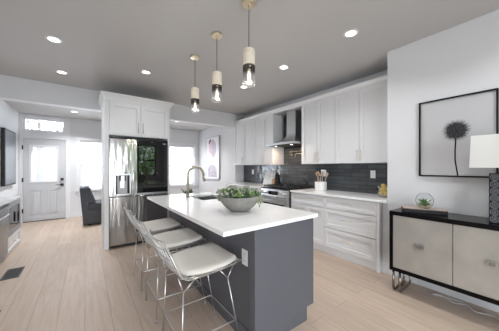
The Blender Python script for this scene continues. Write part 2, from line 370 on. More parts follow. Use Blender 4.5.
def window(n, w, y):
    x0, x1, z0, z1 = w; fw = .045; zm = (z0 + z1) / 2
    mb = MB()
    for (a, b, c, d) in ((x0, x0 + fw, z0, z1), (x1 - fw, x1, z0, z1), (x0 + fw, x1 - fw, z0, z0 + fw), (x0 + fw, x1 - fw, z1 - fw, z1), (x0 + fw, x1 - fw, zm - .025, zm + .025)):
        mb.box(a, b, y + .09, y + .14, c, d)
    o = struct(mb.build('window_%d' % n, M['trim'], bevel=.003))
    B(x0 + fw, x1 - fw, y + .112, y + .117, z0 + fw, z1 - fw).build('pane', M['pane'], o)
    cw = .085; mb = MB()
    mb.box(x0 - cw, x0, y - .02, y, z0 - .02, z1 + cw); mb.box(x1, x1 + cw, y - .02, y, z0 - .02, z1 + cw)
    mb.box(x0, x1, y - .02, y, z1, z1 + cw); mb.box(x0 - cw, x1 + cw, y - .015, y, z0 - .11, z0 - .02)
    mb.build('casing', M['trim'], o, bevel=.003)
    B(x0 - cw - .02, x1 + cw + .02, y - .045, y + .09, z0 - .02, z0).build('sill', M['trim'], o, bevel=.004)
    return o
window(2, W1, YF); window(3, (W2[0], W2[1], W2[2], W2[3]), YF)
def blind(w, label):
    x0, x1, z0, z1 = w; t = thing('window_blind', label, 'blind', ((x0 + x1) / 2, YF + .045, z0), 'white slatted blinds in the front windows')
    B(x0 + .004, x1 - .004, YF + .02, YF + .07, z1 - .05, z1 - .002).build('headrail', M['trim'], t, bevel=.004)
    mb = MB(); n = int((z1 - z0 - .08) / .042)
    for i in range(n):
        z = z1 - .075 - i * .042; dz = .009; dy = .021
        mb.hexa([(x0 + .01, YF + .045 - dy, z + dz), (x1 - .01, YF + .045 - dy, z + dz), (x1 - .01, YF + .045 + dy, z - dz), (x0 + .01, YF + .045 + dy, z - dz)],
                [(x0 + .01, YF + .045 - dy, z + dz + .0025), (x1 - .01, YF + .045 - dy, z + dz + .0025), (x1 - .01, YF + .045 + dy, z - dz + .0025), (x0 + .01, YF + .045 + dy, z - dz + .0025)])
    mb.build('slats', M['slat'], t)
    for x in (x0 + .12, x1 - .12): MB().tube([(x, YF + .045, z1 - .05), (x, YF + .045, z0 + .02)], .0015, 5).build('lift_cord', M['cord'], t)
    B(x0 + .01, x1 - .01, YF + .025, YF + .065, z0 + .001, z0 + .02).build('bottom_rail', M['trim'], t, bevel=.003)
blind(W1, 'white slatted blind in the front window beside the front door, behind the armchair')
blind(W2, 'white slatted blind in the front window right of the fridge, behind the tap')
# back of the house (behind the camera): patio door added to let fill light in, and kitchen window
mb = MB(); y = YB - .12
for (a, b, c, d) in ((PX0, PX0 + .06, 0, 2.1), (PX1 - .06, PX1, 0, 2.1), (-.03, .08, 0, 2.1), (PX0 + .06, PX1 - .06, 0, .08), (PX0 + .06, PX1 - .06, 2.03, 2.1)):
    mb.box(a, b, y, y + .05, c, d)
o = struct(mb.build('door_2', M['trim'])); B(PX0 + .06, PX1 - .06, y + .02, y + .026, .08, 2.03).build('pane', M['pane'], o)
mb = MB(); x0, x1, z0, z1 = BW
for (a, b, c, d) in ((x0, x0 + .05, z0, z1), (x1 - .05, x1, z0, z1), (x0 + .05, x1 - .05, z0, z0 + .05), (x0 + .05, x1 - .05, z1 - .05, z1), (x0 + .05, x1 - .05, 1.62, 1.67)):
    mb.box(a, b, y, y + .05, c, d)
o = struct(mb.build('window_4', M['blackmatte'])); B(x0 + .05, x1 - .05, y + .02, y + .026, z0 + .05, z1 - .05).build('pane', M['pane'], o)
# outdoors
struct(B(-30, 30, YF + .25, 40, -.5, -.3).build('street', M['pave'])); struct(B(-30, 30, -30, YB - .25, -.5, -.3).build('ground', M['pave']))

def tree(label, loc, h, r, n, seed, group, m=M['tree']):
    rnd = random.Random(seed); t = thing('leafy_tree', label, 'tree', loc, group); x, y, z = loc
    MB().tube([(x, y, z), (x + .05, y, z + h * .35), (x, y + .05, z + h * .75)], [.16, .12, .05], 8).build('trunk', M['bark'], t, smooth=True)
    mb = MB()
    for i in range(n):
        d = Vector((rnd.gauss(0, 1), rnd.gauss(0, 1), rnd.gauss(0, 1))).normalized() * r * rnd.uniform(.3, 1) ** .5
        c = Vector((x, y, z + h * .72)) + Vector((d.x, d.y, d.z * 1.1)); q = Euler((rnd.uniform(0, 6), rnd.uniform(0, 6), rnd.uniform(0, 6))).to_matrix(); l = rnd.uniform(.08, .16)
        mb.add([c + q @ Vector(p) for p in ((-l, 0, 0), (0, -l * .5, .01), (l, 0, 0), (0, l * .5, .01))], [(0, 1, 2, 3)])
    mb.build('crown', m, t)
tree('leafy street tree seen through the glass above the front door', (-1.9, 15.5, -.3), 5.6, 1.5, 700, 3, None, mat('pale_tree_leaves', (0.24, 0.26, 0.24), 0.8, vary=0.2, scale=3))
tree('leafy garden tree outside the kitchen window behind the camera', (2.9, -6.5, -.3), 3.6, 1.7, 2600, 4, None)

# ------------------------------------------------------------------ downlights
def downlight(x, y, z, label, first=[None]):
    if first[0] is None:
        t = thing('recessed_light', label, 'ceiling light', (x, y, z), 'recessed ceiling lights')
        MB().lathe((x, y, z), [(.075, -.001), (.073, -.008), (.052, -.006), (.052, -.001)], 24, cap=False).build('trim_ring', M['trim'], t, smooth=True)
        MB().lathe((x, y, z), [(.052, -.001), (.052, -.005)], 24).build('lens', M['lens'], t)
        l = bpy.data.lights.new('downlight_lamp', 'AREA'); l.shape = 'DISK'; l.size = .1; l.energy = DOWNLIGHT; l.color = (.96, .98, 1); l.spread = math.radians(130)
        lo = bpy.data.objects.new('downlight_lamp', l); COL.objects.link(lo); lo.parent = t; lo.location = (0, 0, -.012)
        first[0] = t
    else:
        t = copy_tree(first[0]); t.location = (x, y, z); t['label'] = label
        if z < ZC or 'over the fridge' in label:                     # front-room circuit brighter, the one by the fridge dimmed
            lo = [c for c in bpy.data.objects if c.parent == t and c.type == 'LIGHT'][0]; lo.data = lo.data.copy(); lo.data.energy = DOWNLIGHT * (5.0 if z < ZC else .3)
for (x, y, z, lab) in ((-.28, 3.31, ZC, 'recessed ceiling light nearest the left edge, the larger of the two at left'),
                       (-.28, 4.38, ZC, 'recessed ceiling light between the left-edge one and the beam'),
                       (.74, 3.62, ZC, 'recessed ceiling light in front of the cabinet over the fridge'),
                       (2.29, 1.265, ZC, 'recessed ceiling light nearest the right wall above the framed flower print'),
                       (2.29, 2.265, ZC, 'recessed ceiling light middle of the row along the wall cabinets'),
                       (2.28, 3.24, ZC, 'recessed ceiling light just behind the nearest pendant, farthest along the wall cabinets'),
                       (-.2, 6.58, ZF, 'recessed ceiling light in the lower ceiling near the front door'),
                       (2.08, 6.22, ZF, 'recessed ceiling light in the lower ceiling right of the fridge'),
                       
                       (-.28, .2, ZC, 'unseen recessed light added as fill, above the camera'),  # from here on: unseen downlights added to brighten the room
                       (2.29, .1, ZC, 'unseen recessed light added as fill, over the sideboard'),
                       (1.1, -.9, ZC, 'unseen recessed light added as fill, behind the camera'), (-.28, -1.6, ZC, 'unseen recessed light added as fill, by the added patio door')):
    downlight(x, y, z, lab)

# ------------------------------------------------------------------ island
IX0, IX1, IY0, IY1 = .986, 1.632, 1.247, 3.30
SKX0, SKX1, SKY0, SKY1 = 1.17, 1.55, 2.55, 3.05
isl = thing('kitchen_island', 'dark slate painted kitchen island under the white worktop', 'kitchen island', (1.3, 2.3, 0))
mb = MB(); x1 = IX1 - .022
mb.box(IX0, IX0 + .02, IY0 + .02, IY1 - .02, 0, .883); mb.box(IX0, 1.543, IY0, IY0 + .02, 0, .115); mb.box(IX0, IX1, IY0, IY0 + .02, .115, .883)
mb.box(IX0, 1.543, IY1 - .02, IY1, 0, .115); mb.box(IX0, IX1, IY1 - .02, IY1, .115, .883)
mb.box(1.523, 1.543, IY0 + .02, IY1 - .02, 0, .115); mb.box(IX0 + .02, x1, IY0 + .02, IY1 - .02, .115, .135); mb.box(x1 - .018, x1, IY0 + .02, IY1 - .02, .135, .883)
mb.build('body', M['slate'], isl, bevel=.002)
mb = MB()                                                             # applied corner stile and panel frame on the seating side
mb.box(IX0 - .012, IX0 - .0005, IY0, IY0 + .07, 0, .883); mb.box(IX0 - .012, IX0 - .0005, IY1 - .07, IY1, 0, .883); mb.box(IX0 - .012, IX0 - .0005, IY0 + .07, IY1 - .07, 0, .10)
mb.build('side_panel_frame', M['slate'], isl, bevel=.002)
px = lambda a, z, t: (x1 + t, a, z)
ys = [IY0 + .024, IY0 + .53, IY0 + 1.03, IY0 + 1.53, IY1 - .024]
for a, b in zip(ys[:-1], ys[1:]):
    d = shaker(px, a + .002, b - .002, .14, .872).build('door', M['slate'], isl, bevel=.002)
    pull(px, b - .05, .6, b - .05, .76).build('handle', M['brass'], d, smooth=True)
mb = MB(); X0, X1, Y0, Y1, Z0, Z1 = .695, 1.645, 1.212, 3.34, .885, .915
mb.box(X0, X1, Y0, SKY0, Z0, Z1); mb.box(X0, X1, SKY1, Y1, Z0, Z1); mb.box(X0, SKX0, SKY0, SKY1, Z0, Z1); mb.box(SKX1, X1, SKY0, SKY1, Z0, Z1)
tag(mb.build('island_worktop', M['quartz']), 'white quartz worktop of the kitchen island with sink cut-out', 'worktop')
sk = thing('undermount_sink', 'steel sink set into the island worktop', 'sink', (1.36, 2.8, .64))
mb = MB(); e = .004; zb = .68
mb.box(SKX0 - .012, SKX0 - .002, SKY0 - .012, SKY1 + .012, zb, .883); mb.box(SKX1 + .002, SKX1 + .012, SKY0 - .012, SKY1 + .012, zb, .883)
mb.box(SKX0 - .002, SKX1 + .002, SKY0 - .012, SKY0 - .002, zb, .883); mb.box(SKX0 - .002, SKX1 + .002, SKY1 + .002, SKY1 + .012, zb, .883); mb.box(SKX0 - .012, SKX1 + .012, SKY0 - .012, SKY1 + .012, zb - .01, zb)
mb.build('basin', M['steel_plain'], sk)
MB().lathe((1.36, 2.8, zb), [(.045, .0), (.045, .004), (.02, .002)], 20).build('drain', M['chrome'], sk, smooth=True)
fx, fy = 1.125, 2.93
fa = thing('kitchen_faucet', 'tall brushed gooseneck tap behind the sink on the island', 'faucet', (fx, fy, .915))
MB().lathe((fx, fy, .915), [(.030, 0), (.030, .006), (.026, .012), (.025, .05), (.020, .06)], 20).build('base', M['nickel'], fa, smooth=True)
pts = [(fx, fy, .96), (fx, fy, 1.21)] + [(fx + .115 - .115 * math.cos(a), fy, 1.21 + .115 * math.sin(a)) for a in [PI * i / 14 for i in range(1, 14)]] + [(fx + .232, fy, 1.20)]
MB().tube(pts, .0185, 14).build('spout', M['nickel'], fa, smooth=True)
MB().tube([(fx + .232, fy, 1.202), (fx + .238, fy, 1.16), (fx + .244, fy, 1.125)], [.0195, .022, .0215], 14).build('spray_head', M['nickel'], fa, smooth=True)
MB().tube([(fx, fy - .02, 1.0), (fx - .01, fy - .045, 1.005), (fx - .04, fy - .09, 1.03)], [.011, .009, .006], 10).build('lever', M['nickel'], fa, smooth=True)
def outlet(p, a, z, label, group='white electrical outlets', w=.075, h=.118):
    c = p(a, z, 0); t = thing('electrical_outlet', label, 'outlet', c, group)
    mb = MB(); pbox(mb, p, a - w / 2, a + w / 2, z - h / 2, z + h / 2, .0008, .006); mb.build('cover_plate', M['plastic'], t, bevel=.002)
    for dz in (-.026, .026):
        mb = MB(); pbox(mb, p, a - .016, a + .016, z + dz - .015, z + dz + .015, .006, .0075); s = mb.build('socket', M['plastic'], t)
        mb = MB(); pbox(mb, p, a - .007, a - .005, z + dz - .005, z + dz + .006, .0075, .008); pbox(mb, p, a + .005, a + .007, z + dz - .005, z + dz + .006, .0075, .008); mb.build('slot', M['darkslot'], s)
outlet(face_x(IX0), 1.387, .632, 'white outlet on the dark side of the island beside the nearest stool')

# planter of succulents
bx, by = 1.17, 1.74
pl = thing('succulent_planter', 'round grey stone bowl of mixed succulents on the island worktop', 'planter', (bx, by, .915))
MB().lathe((bx, by, .915), [(.072, 0), (.082, .003), (.110, .018), (.142, .045), (.168, .080), (.184, .112), (.193, .140), (.186, .142), (.165, .115), (.02, .108)], 40).build('bowl', M['stone'], pl, smooth=True)
MB().lathe((bx, by, .915), [(.17, .112), (.16, .125), (.02, .135)], 24).build('soil', M['soil'], pl, smooth=True)
def rosette(mb, c, r, h, n, rnd, spiky=False, lift=0.0):
    for ring, (k, tilt, l) in enumerate(((n, .35, 1.0), (n - 1, .8, .8), (max(3, n - 3), 1.2, .55))):
        for j in range(k):
            a = 2 * PI * j / k + ring * .5 + rnd.uniform(-.15, .15); el = min(1.45, tilt + lift + rnd.uniform(-.1, .1)); L = r * l
            d = Vector((math.cos(a) * math.cos(el), math.sin(a) * math.cos(el), math.sin(el))); s_ = Vector((-math.sin(a), math.cos(a), 0)); up = d.cross(s_) * -1
            w = L * (.16 if spiky else .34); q = Vector(c) + Vector((0, 0, h)); th = w * .45
            b0, m0, tip = q + d * L * .08, q + d * L * .6, q + d * L + up * L * .12
            vs = [b0 - s_ * w * .5, b0 + s_ * w * .5, m0 - s_ * w, m0 + up * th, m0 + s_ * w, m0 - up * th, tip]
            mb.add(vs, [(0, 1, 4, 3), (0, 3, 2), (0, 2, 5), (1, 5, 4), (0, 5, 1), (2, 3, 6), (3, 4, 6), (4, 5, 6), (5, 2, 6)])
rnd = random.Random(11)
spots = [(0, 0)] + [(.075 * math.cos(a), .075 * math.sin(a)) for a in [i * 2 * PI / 6 for i in range(6)]] + [(.15 * math.cos(a), .15 * math.sin(a)) for a in [i * 2 * PI / 13 + .2 for i in range(13)]]
for i, (dx, dy) in enumerate(spots):
    mb = MB(); rosette(mb, (bx + dx, by + dy, .915 + .13), rnd.uniform(.045, .068), rnd.uniform(.0, .05) + (.03 if i < 7 else 0), rnd.choice((6, 7, 8)), rnd, spiky=(i % 4 == 1))
    mb.build('succulent', GREENS[(i * 7 + i // 3) % 5], pl)
for i in range(20):                                                   # filler sprigs
    a = i * 2 * PI / 20 + .1; w_ = .165 if i % 2 else .09; q = Vector((bx + w_ * math.cos(a), by + w_ * math.sin(a), 1.035)); mb = MB()
    for j in range(9):
        d = Vector((rnd.uniform(-1, 1), rnd.uniform(-1, 1), rnd.uniform(.8, 1.6))).normalized(); e_ = q + d * rnd.uniform(.05, .085)
        mb.tube([q, e_], .0015, 4); mb.ball(e_, .008, 6, 4, (1, 1, 1.5))
    mb.build('sprig', GREENS[(0, 1, 2, 3, 4)[i % 5]], pl)
for (a, L) in ((-.25, .09), (-.45, .12), (2.4, .05), (-.9, .05)):
    mb = MB(); d = Vector((math.cos(a), math.sin(a), 0)); p0 = Vector((bx, by, 1.05)) + d * .18
    pts = [p0, p0 + d * .022 + Vector((0, 0, .006)), p0 + d * .027 + Vector((0, 0, -L * .5)), p0 + d * .012 + Vector((0, 0, -L))]
    mb.tube(pts, .002, 5)
    for k in range(8):
        q = pts[1].lerp(pts[2], k / 4) if k < 4 else pts[2].lerp(pts[3], (k - 4) / 4); mb.ball(q + Vector((rnd.uniform(-.008, .008), rnd.uniform(-.008, .008), 0)), .0075, 6, 4, (1, 1, 1.3))
    mb.build('trailing_stem', GREENS[3], pl)

# ------------------------------------------------------------------ wire stools
def spline(P, n):
    out = []
    for i in range(n + 1):
        s = i / n; k = 0
        while k < len(P) - 2 and s > P[k + 1][0]: k += 1
        p0, p1, p2, p3 = P[max(k - 1, 0)], P[k], P[k + 1], P[min(k + 2, len(P) - 1)]
        t = (s - p1[0]) / (p2[0] - p1[0])
        out.append([.5 * (2 * b + (c - a) * t + (2 * a - 5 * b + 4 * c - d) * t * t + (3 * b - a - 3 * c + d) * t ** 3) for a, b, c, d in zip(p0[1:], p1[1:], p2[1:], p3[1:])])
    return out
PROF = [(0, .245, .588, .195), (.12, .208, .616, .236), (.35, .05, .606, .256), (.55, -.13, .602, .264), (.68, -.228, .618, .262), (.8, -.285, .69, .25), (.92, -.33, .79, .228), (1, -.355, .862, .17)]
def surf(s, t):
    k = spline(PROF, 100); i = min(100, max(0, s * 100)); a = int(min(99, i)); f = i - a
    x, z, w = [k[a][j] * (1 - f) + k[a + 1][j] * f for j in range(3)]
    b = min(1, max(0, (s - .55) / .3)); c = abs(t) ** 2.2
    return Vector((x + .03 * c * b, w * t, z + .022 * c * (1 - b)))
def make_stool():
    t = thing('wire_bar_stool', 'chrome wire counter stool with cream pad, nearest of three', 'bar stool', (0, 0, 0), 'wire stools along the island')
    mb = MB()
    for i in range(-5, 6): mb.tube([surf(s / 24, i / 6) for s in range(25)], .0032, 5)
    for k in range(1, 16): mb.tube([surf(k / 16, -1 + j / 8) for j in range(17)], .0032, 5)
    mb.build('wire_shell', M['chrome'], t, smooth=True)
    rim = [surf(s / 24, -1) for s in range(25)] + [surf(1, -1 + j / 8) for j in range(1, 16)] + [surf(s / 24, 1) for s in range(24, -1, -1)] + [surf(0, 1 - j / 8) for j in range(1, 16)]
    MB().tube(rim, .0048, 6, closed=True).build('rim', M['chrome'], t, smooth=True)
    mb = MB(); n, m = 20, 16; top = []; 
    for i in range(n + 1):
        for j in range(m + 1):
            a, b = i / n * 2 - 1, j / m * 2 - 1
            u = a * math.sqrt(1 - b * b * .38); v = b * math.sqrt(1 - a * a * .38)         # rounded square pad
            p = surf(.04 + (u + 1) / 2 * .63, v * .93); top.append(p)
    edge = lambda i, j: max(abs(i / n * 2 - 1), abs(j / m * 2 - 1))
    vs = [p + Vector((0, 0, .005 + .028 * (1 - edge(i, j) ** 6) ** .5)) for (p, i, j) in [(top[i * (m + 1) + j], i, j) for i in range(n + 1) for j in range(m + 1)]]
    vs += [p + Vector((0, 0, .004)) for p in top]; N = (n + 1) * (m + 1); fs = []
    for i in range(n):
        for j in range(m):
            a = i * (m + 1) + j; q = (a, a + 1, a + m + 2, a + m + 1); fs += [q, tuple(x + N for x in reversed(q))]
    border = [(i, 0) for i in range(n)] + [(n, j) for j in range(m)] + [(i, m) for i in range(n, 0, -1)] + [(0, j) for j in range(m, 0, -1)]
    bi = [i * (m + 1) + j for i, j in border]
    for a, b in zip(bi, bi[1:] + bi[:1]): fs.append((a, b, b + N, a + N))
    mb.add(vs, fs); mb.build('seat_pad', M['pad'], t, smooth=True)
    mb = MB()
    for y in (-.17, .17): mb.tube([(.20, y, .592), (.05, y, .588), (-.12, y, .585), (-.22, y, .600)], .006, 6)
    for x in (.12, -.12): mb.tube([(x, -.17, .588), (x, .17, .588)], .005, 6)
    mb.build('seat_support', M['chrome'], t, smooth=True)
    for sx in (1, -1):
        for sy in (1, -1):
            foot = (.225 * sx, .205 * sy, .012); node = ((.125 if sx > 0 else -.205), .188 * sy, .515)
            arms = ((.06, .17 * sy, .589), (.185, .17 * sy, .591)) if sx > 0 else ((-.10, .17 * sy, .587), (-.235, .175 * sy, .615))
            mb = MB(); mb.tube([foot, node], .005, 8)
            for a in arms: mb.tube([node, a], .005, 8)
            l = mb.build('leg', M['chrome'], t, smooth=True)
            MB().lathe((foot[0], foot[1], 0), [(.008, 0), (.011, .004), (.011, .016), (.007, .022)], 10).build('foot_glide', M['steel_plain'], l, smooth=True)
    q = .19 / .515; xa = .225 + (.125 - .225) * q; xb = -.225 + (.02) * q; yy = .205 - .017 * q
    rp = []
    for (cx, cy, a0) in ((xa - .02, yy - .02, 0), (xb + .02, yy - .02, PI / 2), (xb + .02, -yy + .02, PI), (xa - .02, -yy + .02, 1.5 * PI)):
        for k in range(5): a = a0 + k * PI / 8; rp.append((cx + .02 * math.cos(a), cy + .02 * math.sin(a), .19))
    MB().tube(rp, .0055, 8, closed=True).build('footrest', M['chrome'], t, smooth=True)
    return t
stool = make_stool()
for i, (y, lab) in enumerate(((1.585, None), (2.19, 'chrome wire counter stool with cream pad, middle of three along the island'), (2.815, 'chrome wire counter stool with cream pad, closest to the fridge'))):
    o = stool if i == 0 else copy_tree(stool)
    o.location = (.712, y, 0)
    if lab: o['label'] = lab

# ------------------------------------------------------------------ fridge and its surround
FX0, FX1, FY = .315, 1.226, 4.182
fs = thing('fridge_surround', 'tall white cabinet with crown built round and over the fridge', 'cabinet', (.76, 4.6, 0))
CY = 4.205
mb = MB(); mb.box(.247, .308, CY, 4.97, 0, 2.40); mb.box(1.233, 1.27, CY, 4.97, 0, 2.40); mb.box(.308, 1.233, CY, 4.97, 1.845, 2.40)
mb.build('carcass', M['cab'], fs, bevel=.002)
p = face_y(CY)
for (a, b, hx) in ((.312, .768, .735), (.774, 1.23, .807)):
    d = shaker(p, a, b, 1.862, 2.375, .06).build('door', M['cab'], fs, bevel=.002)
    pull(p, hx, 1.90, hx, 2.08).build('handle', M['nickel'], d, smooth=True)
def crown_loop(mb, path_in, path_out, z0, z1):                       # stepped flaring moulding between two outlines
    pass
mb = MB(); prof = ((0.0, 2.40), (.010, 2.40), (.013, 2.42), (.022, 2.445), (.042, 2.48), (.053, 2.495), (.055, 2.52))
def ring(o, z): return [(.247 - o, 4.98, z), (.247 - o, CY - o, z), (1.27 + o, CY - o, z), (1.27 + o, 4.98, z)]
vs = [q for (o, z) in prof for q in ring(o, z)]; f_ = []
for i in range(len(prof) - 1):
    for j in range(4): f_.append((i * 4 + j, i * 4 + (j + 1) % 4, (i + 1) * 4 + (j + 1) % 4, (i + 1) * 4 + j))
f_ += [(3, 2, 1, 0), tuple(range(len(vs) - 4, len(vs)))]
mb.add(vs, f_).build('crown', M['cab'], fs)

fr = thing('refrigerator', 'stainless steel fridge freezer with black glass door panel and water dispenser', 'refrigerator', (.77, 4.5, 0))
B(FX0 + .003, FX1 - .003, FY + .07, 4.94, .02, 1.80).build('body', M['blackmatte'], fr)
B(FX0 + .003, FX1 - .003, FY + .012, FY + .068, 1.792, 1.815).build('top_trim', M['black'], fr)
B(FX0 + .01, FX1 - .01, FY + .05, FY + .069, .012, .045).build('kick_grille', M['black'], fr)
SPX = .7135; g = .004; ZS = .845
p = face_y(FY + .065)
def door_box(a0, a1, z0, z1, m, holes=None):
    mb = MB()
    if not holes: pbox(mb, p, a0, a1, z0, z1, 0, .065)
    else:
        h0, h1, w0, w1 = holes
        pbox(mb, p, a0, h0, z0, z1, 0, .065); pbox(mb, p, h1, a1, z0, z1, 0, .065); pbox(mb, p, h0, h1, z0, w0, 0, .065); pbox(mb, p, h0, h1, w1, z1, 0, .065); pbox(mb, p, h0, h1, w0, w1, 0, .012)
    return mb.build('door', m, fr, bevel=0 if holes else .006)
dd = door_box(FX0, SPX - g, ZS + g, 1.79, M['steel'], (.400, .600, .885, 1.19))
mb = MB()
for (a, b, c, d) in ((.38, .400, .875, 1.22), (.600, .62, .875, 1.22), (.400, .600, 1.19, 1.22), (.400, .600, .862, .885)): pbox(mb, p, a, b, c, d, .0652, .072)
pbox(mb, p, .400, .600, .875, .885, .03, .066)
mb.build('dispenser_frame', M['steel_plain'], dd, bevel=.002)
mb = MB(); pbox(mb, p, .401, .425, .886, 1.189, .0125, .03); pbox(mb, p, .575, .599, .886, 1.189, .0125, .03); pbox(mb, p, .455, .545, 1.10, 1.189, .0125, .06); mb.build('dispenser_recess', M['blackmatte'], dd)
mb = MB(); pbox(mb, p, .426, .574, .886, 1.188, .0122, .0135); mb.build('dispenser_back', mat('dispenser_grey', (.36, .36, .35), .4, .3), dd)
mb = MB(); pbox(mb, p, .47, .53, .98, 1.095, .0125, .024); pbox(mb, p, .475, .525, 1.10, 1.18, .0602, .064); mb.build('dispenser_paddle', M['steel_plain'], dd)
door_box(FX0, SPX - g, .05, ZS - g, M['steel'])
rd = door_box(SPX + g, FX1, ZS + g, 1.79, M['black'])
mb = MB(); pbox(mb, p, SPX + g + .003, FX1 - .003, .885, 1.786, .0652, .069); gp = mb.build('glass_panel', M['blackglass'], rd, bevel=.002)
mb = MB(); pbox(mb, p, SPX + g + .003, FX1 - .003, ZS + g + .002, .883, .0652, .069); mb.build('lower_strip', M['steel_plain'], rd)
mb = MB(); pbox(mb, p, 1.135, 1.19, 1.738, 1.752, .0692, .0696); pbox(mb, p, .935, .965, 1.765, 1.772, .0692, .0696); mb.build('badge', M['steel_plain'], gp)
door_box(SPX + g, FX1, .05, ZS - g, M['steel'])

# ------------------------------------------------------------------ kitchen run on the right wall
FACE = 2.975                                                          # carcass front, doors stand 2 cm proud
pf = face_x(FACE)
def base_unit(label, y0, y1, fronts, filler=None):
    t = thing('base_cabinet', label, 'cabinet', (3.25, (y0 + y1) / 2, 0), 'white base cabinets along the right wall')
    mb = MB(); mb.box(FACE, 3.566, y0, y1, .105, .883); mb.box(2.995, 3.566, y0, y1, 0, .105)
    if filler: mb.box(FACE - .02, 3.02, filler, y0, 0, .883)
    mb.build('carcass', M['cab'], t, bevel=.0015)
    for (kind, a, b, c, d) in fronts:
        o = shaker(pf, a + .003, b - .003, c + .005, d - .005, .045 if d - c < .2 else .057).build(kind, M['cab'], t, bevel=.0015)
        if kind == 'drawer': pull(pf, (a + b) / 2 - .09, (c + d) / 2 + .01, (a + b) / 2 + .09, (c + d) / 2 + .01).build('handle', M['brass'], o, smooth=True)
        else:
            h = b - .035 if o.name == 'door' or kind == 'door' and a == fronts[0][1] else a + .035
            h = a + .035 if abs(a - y0) > .05 else b - .035
            pull(pf, h, d - .19, h, d - .05).build('handle', M['brass'], o, smooth=True)
base_unit('white base cabinet of three wide drawers beside the black sideboard', 1.30, 2.065, [('drawer', 1.30, 2.065, .70, .875), ('drawer', 1.30, 2.065, .41, .70), ('drawer', 1.30, 2.065, .112, .41)], filler=1.262)
base_unit('white base cabinet with one drawer over two doors, next to the range', 2.067, 2.745, [('drawer', 2.067, 2.745, .70, .875), ('door', 2.067, 2.406, .112, .70), ('door', 2.406, 2.745, .112, .70)])
base_unit('white base cabinet on the far side of the range, hidden by the planter', 3.53, 4.29, [('drawer', 3.53, 4.29, .70, .875), ('door', 3.53, 3.91, .112, .70), ('door', 3.91, 4.29, .112, .70)])
base_unit('white base cabinet at the far end of the right wall run', 4.292, 5.07, [('drawer', 4.292, 5.07, .70, .875), ('door', 4.292, 4.68, .112, .70), ('door', 4.68, 5.07, .112, .70)])
tag(B(2.935, 3.568, 1.205, 2.75, .885, .915).build('wall_worktop', M['quartz'], bevel=.003), 'white worktop between the range and the sideboard', 'worktop')
tag(B(2.935, 3.568, 3.525, 5.075, .885, .915).build('wall_worktop', M['quartz'], bevel=.003), 'white worktop on the far side of the range', 'worktop')
mb = MB(); mb.box(3.5695 - .009, 3.5695, 1.202, 5.078, .916, 1.384); mb.box(3.5605, 3.5695, 2.752, 3.518, 1.384, 2.47)
struct(mb.build('wall_backsplash', M['tile']))

UF = 3.26
pu = face_x(UF)
def wall_unit(label, y0, y1):
    t = thing('wall_cabinet', label, 'cabinet', (3.42, (y0 + y1) / 2, 1.385), 'white wall cabinets over the right wall worktop')
    B(UF, 3.559, y0, y1, 1.385, 2.467).build('carcass', M['cab'], t, bevel=.0015)
    m_ = (y0 + y1) / 2
    for (a, b, h) in ((y0, m_, m_ - .03), (m_, y1, m_ + .03)):
        d = shaker(pu, a + .003, b - .003, 1.388, 2.464, .06).build('door', M['cab'], t, bevel=.0015)
        pull(pu, h, 1.42, h, 1.58).build('handle', M['brass'], d, smooth=True)
wall_unit('white wall cabinet nearest the framed flower print', 1.275, 2.055)
wall_unit('white wall cabinet beside the hood, above the utensil crock', 2.057, 2.748)
wall_unit('white wall cabinet on the far side of the hood', 3.522, 4.208)
wall_unit('white wall cabinet at the far end, next to the abstract painting', 4.21, 5.07)
struct(B(3.24, 3.559, 1.202, 1.273, 1.385, 2.467).build('trim_3', M['cab']))
mb = MB(); mb.box(3.03, 3.06, 1.202, 1.259, 0, .883); mb.box(3.015, 3.03, 1.202, 1.259, 0, .13); struct(mb.build('trim_5', M['trim']))
mb = MB(); prof = ((3.262, 2.468), (3.248, 2.468), (3.248, 2.50), (3.238, 2.525), (3.228, 2.54), (3.228, 2.562), (3.262, 2.562)); n = len(prof)
vs = [(x, y, z) for y in (1.202, 5.07) for (x, z) in prof]
mb.add(vs, [tuple(range(n)), tuple(range(2 * n - 1, n - 1, -1))] + [(i, (i + 1) % n, n + (i + 1) % n, n + i) for i in range(n)])
mb.box(3.262, 3.559, 1.202, 5.07, 2.472, 2.492)
struct(mb.build('trim_4', M['cab']))

# range
ry0, ry1, rx = 2.757, 3.514, 2.90
ra = thing('gas_range', 'stainless steel gas range with black grates between the white base cabinets', 'range', (3.2, 3.13, 0))
B(rx + .03, 3.55, ry0, ry1, .06, .905).build('body', M['blackmatte'], ra)
mb = MB(); mb.box(rx + .002, 3.55, ry0, ry1, .906, .925); mb.build('cooktop', M['black'], ra, bevel=.004)
pr = face_x(rx + .03)
mb = MB(); mb.hexa([(rx - .02, ry0, .765), (rx + .029, ry0, .765), (rx + .029, ry1, .765), (rx - .02, ry1, .765)], [(rx + .0, ry0, .904), (rx + .029, ry0, .904), (rx + .029, ry1, .904), (rx + .0, ry1, .904)])
cp = mb.build('control_panel', M['steel_plain'], ra, bevel=.003)
B(rx - .022, rx - .011, 3.02, 3.27, .80, .87).build('display', M['blackglass'], cp)
for y in (2.80, 2.865, 2.93, 3.335, 3.40, 3.465):
    MB().tube([(rx - .008, y, .835), (rx - .022, y, .833), (rx - .048, y, .83)], [.024, .022, .019], 16).build('knob', M['steel_plain'], cp, smooth=True)
mb = MB(); pbox(mb, pr, ry0 + .003, ry1 - .003, .23, .755, 0, .045); od = mb.build('oven_door', M['steel_plain'], ra, bevel=.004)
mb = MB(); pbox(mb, pr, ry0 + .09, ry1 - .09, .33, .64, .0455, .048); mb.build('oven_window', M['blackglass'], od)
mb = MB(); mb.tube([pr(ry0 + .05, .70, .095), pr(ry1 - .05, .70, .095)], .012, 10)
for y in (ry0 + .08, ry1 - .08): mb.tube([pr(y, .70, .044), pr(y, .70, .095)], .009, 8)
mb.build('handle', M['steel_plain'], od, smooth=True)
mb = MB(); pbox(mb, pr, ry0 + .003, ry1 - .003, .07, .22, 0, .04); mb.build('drawer', M['steel_plain'], ra, bevel=.004)
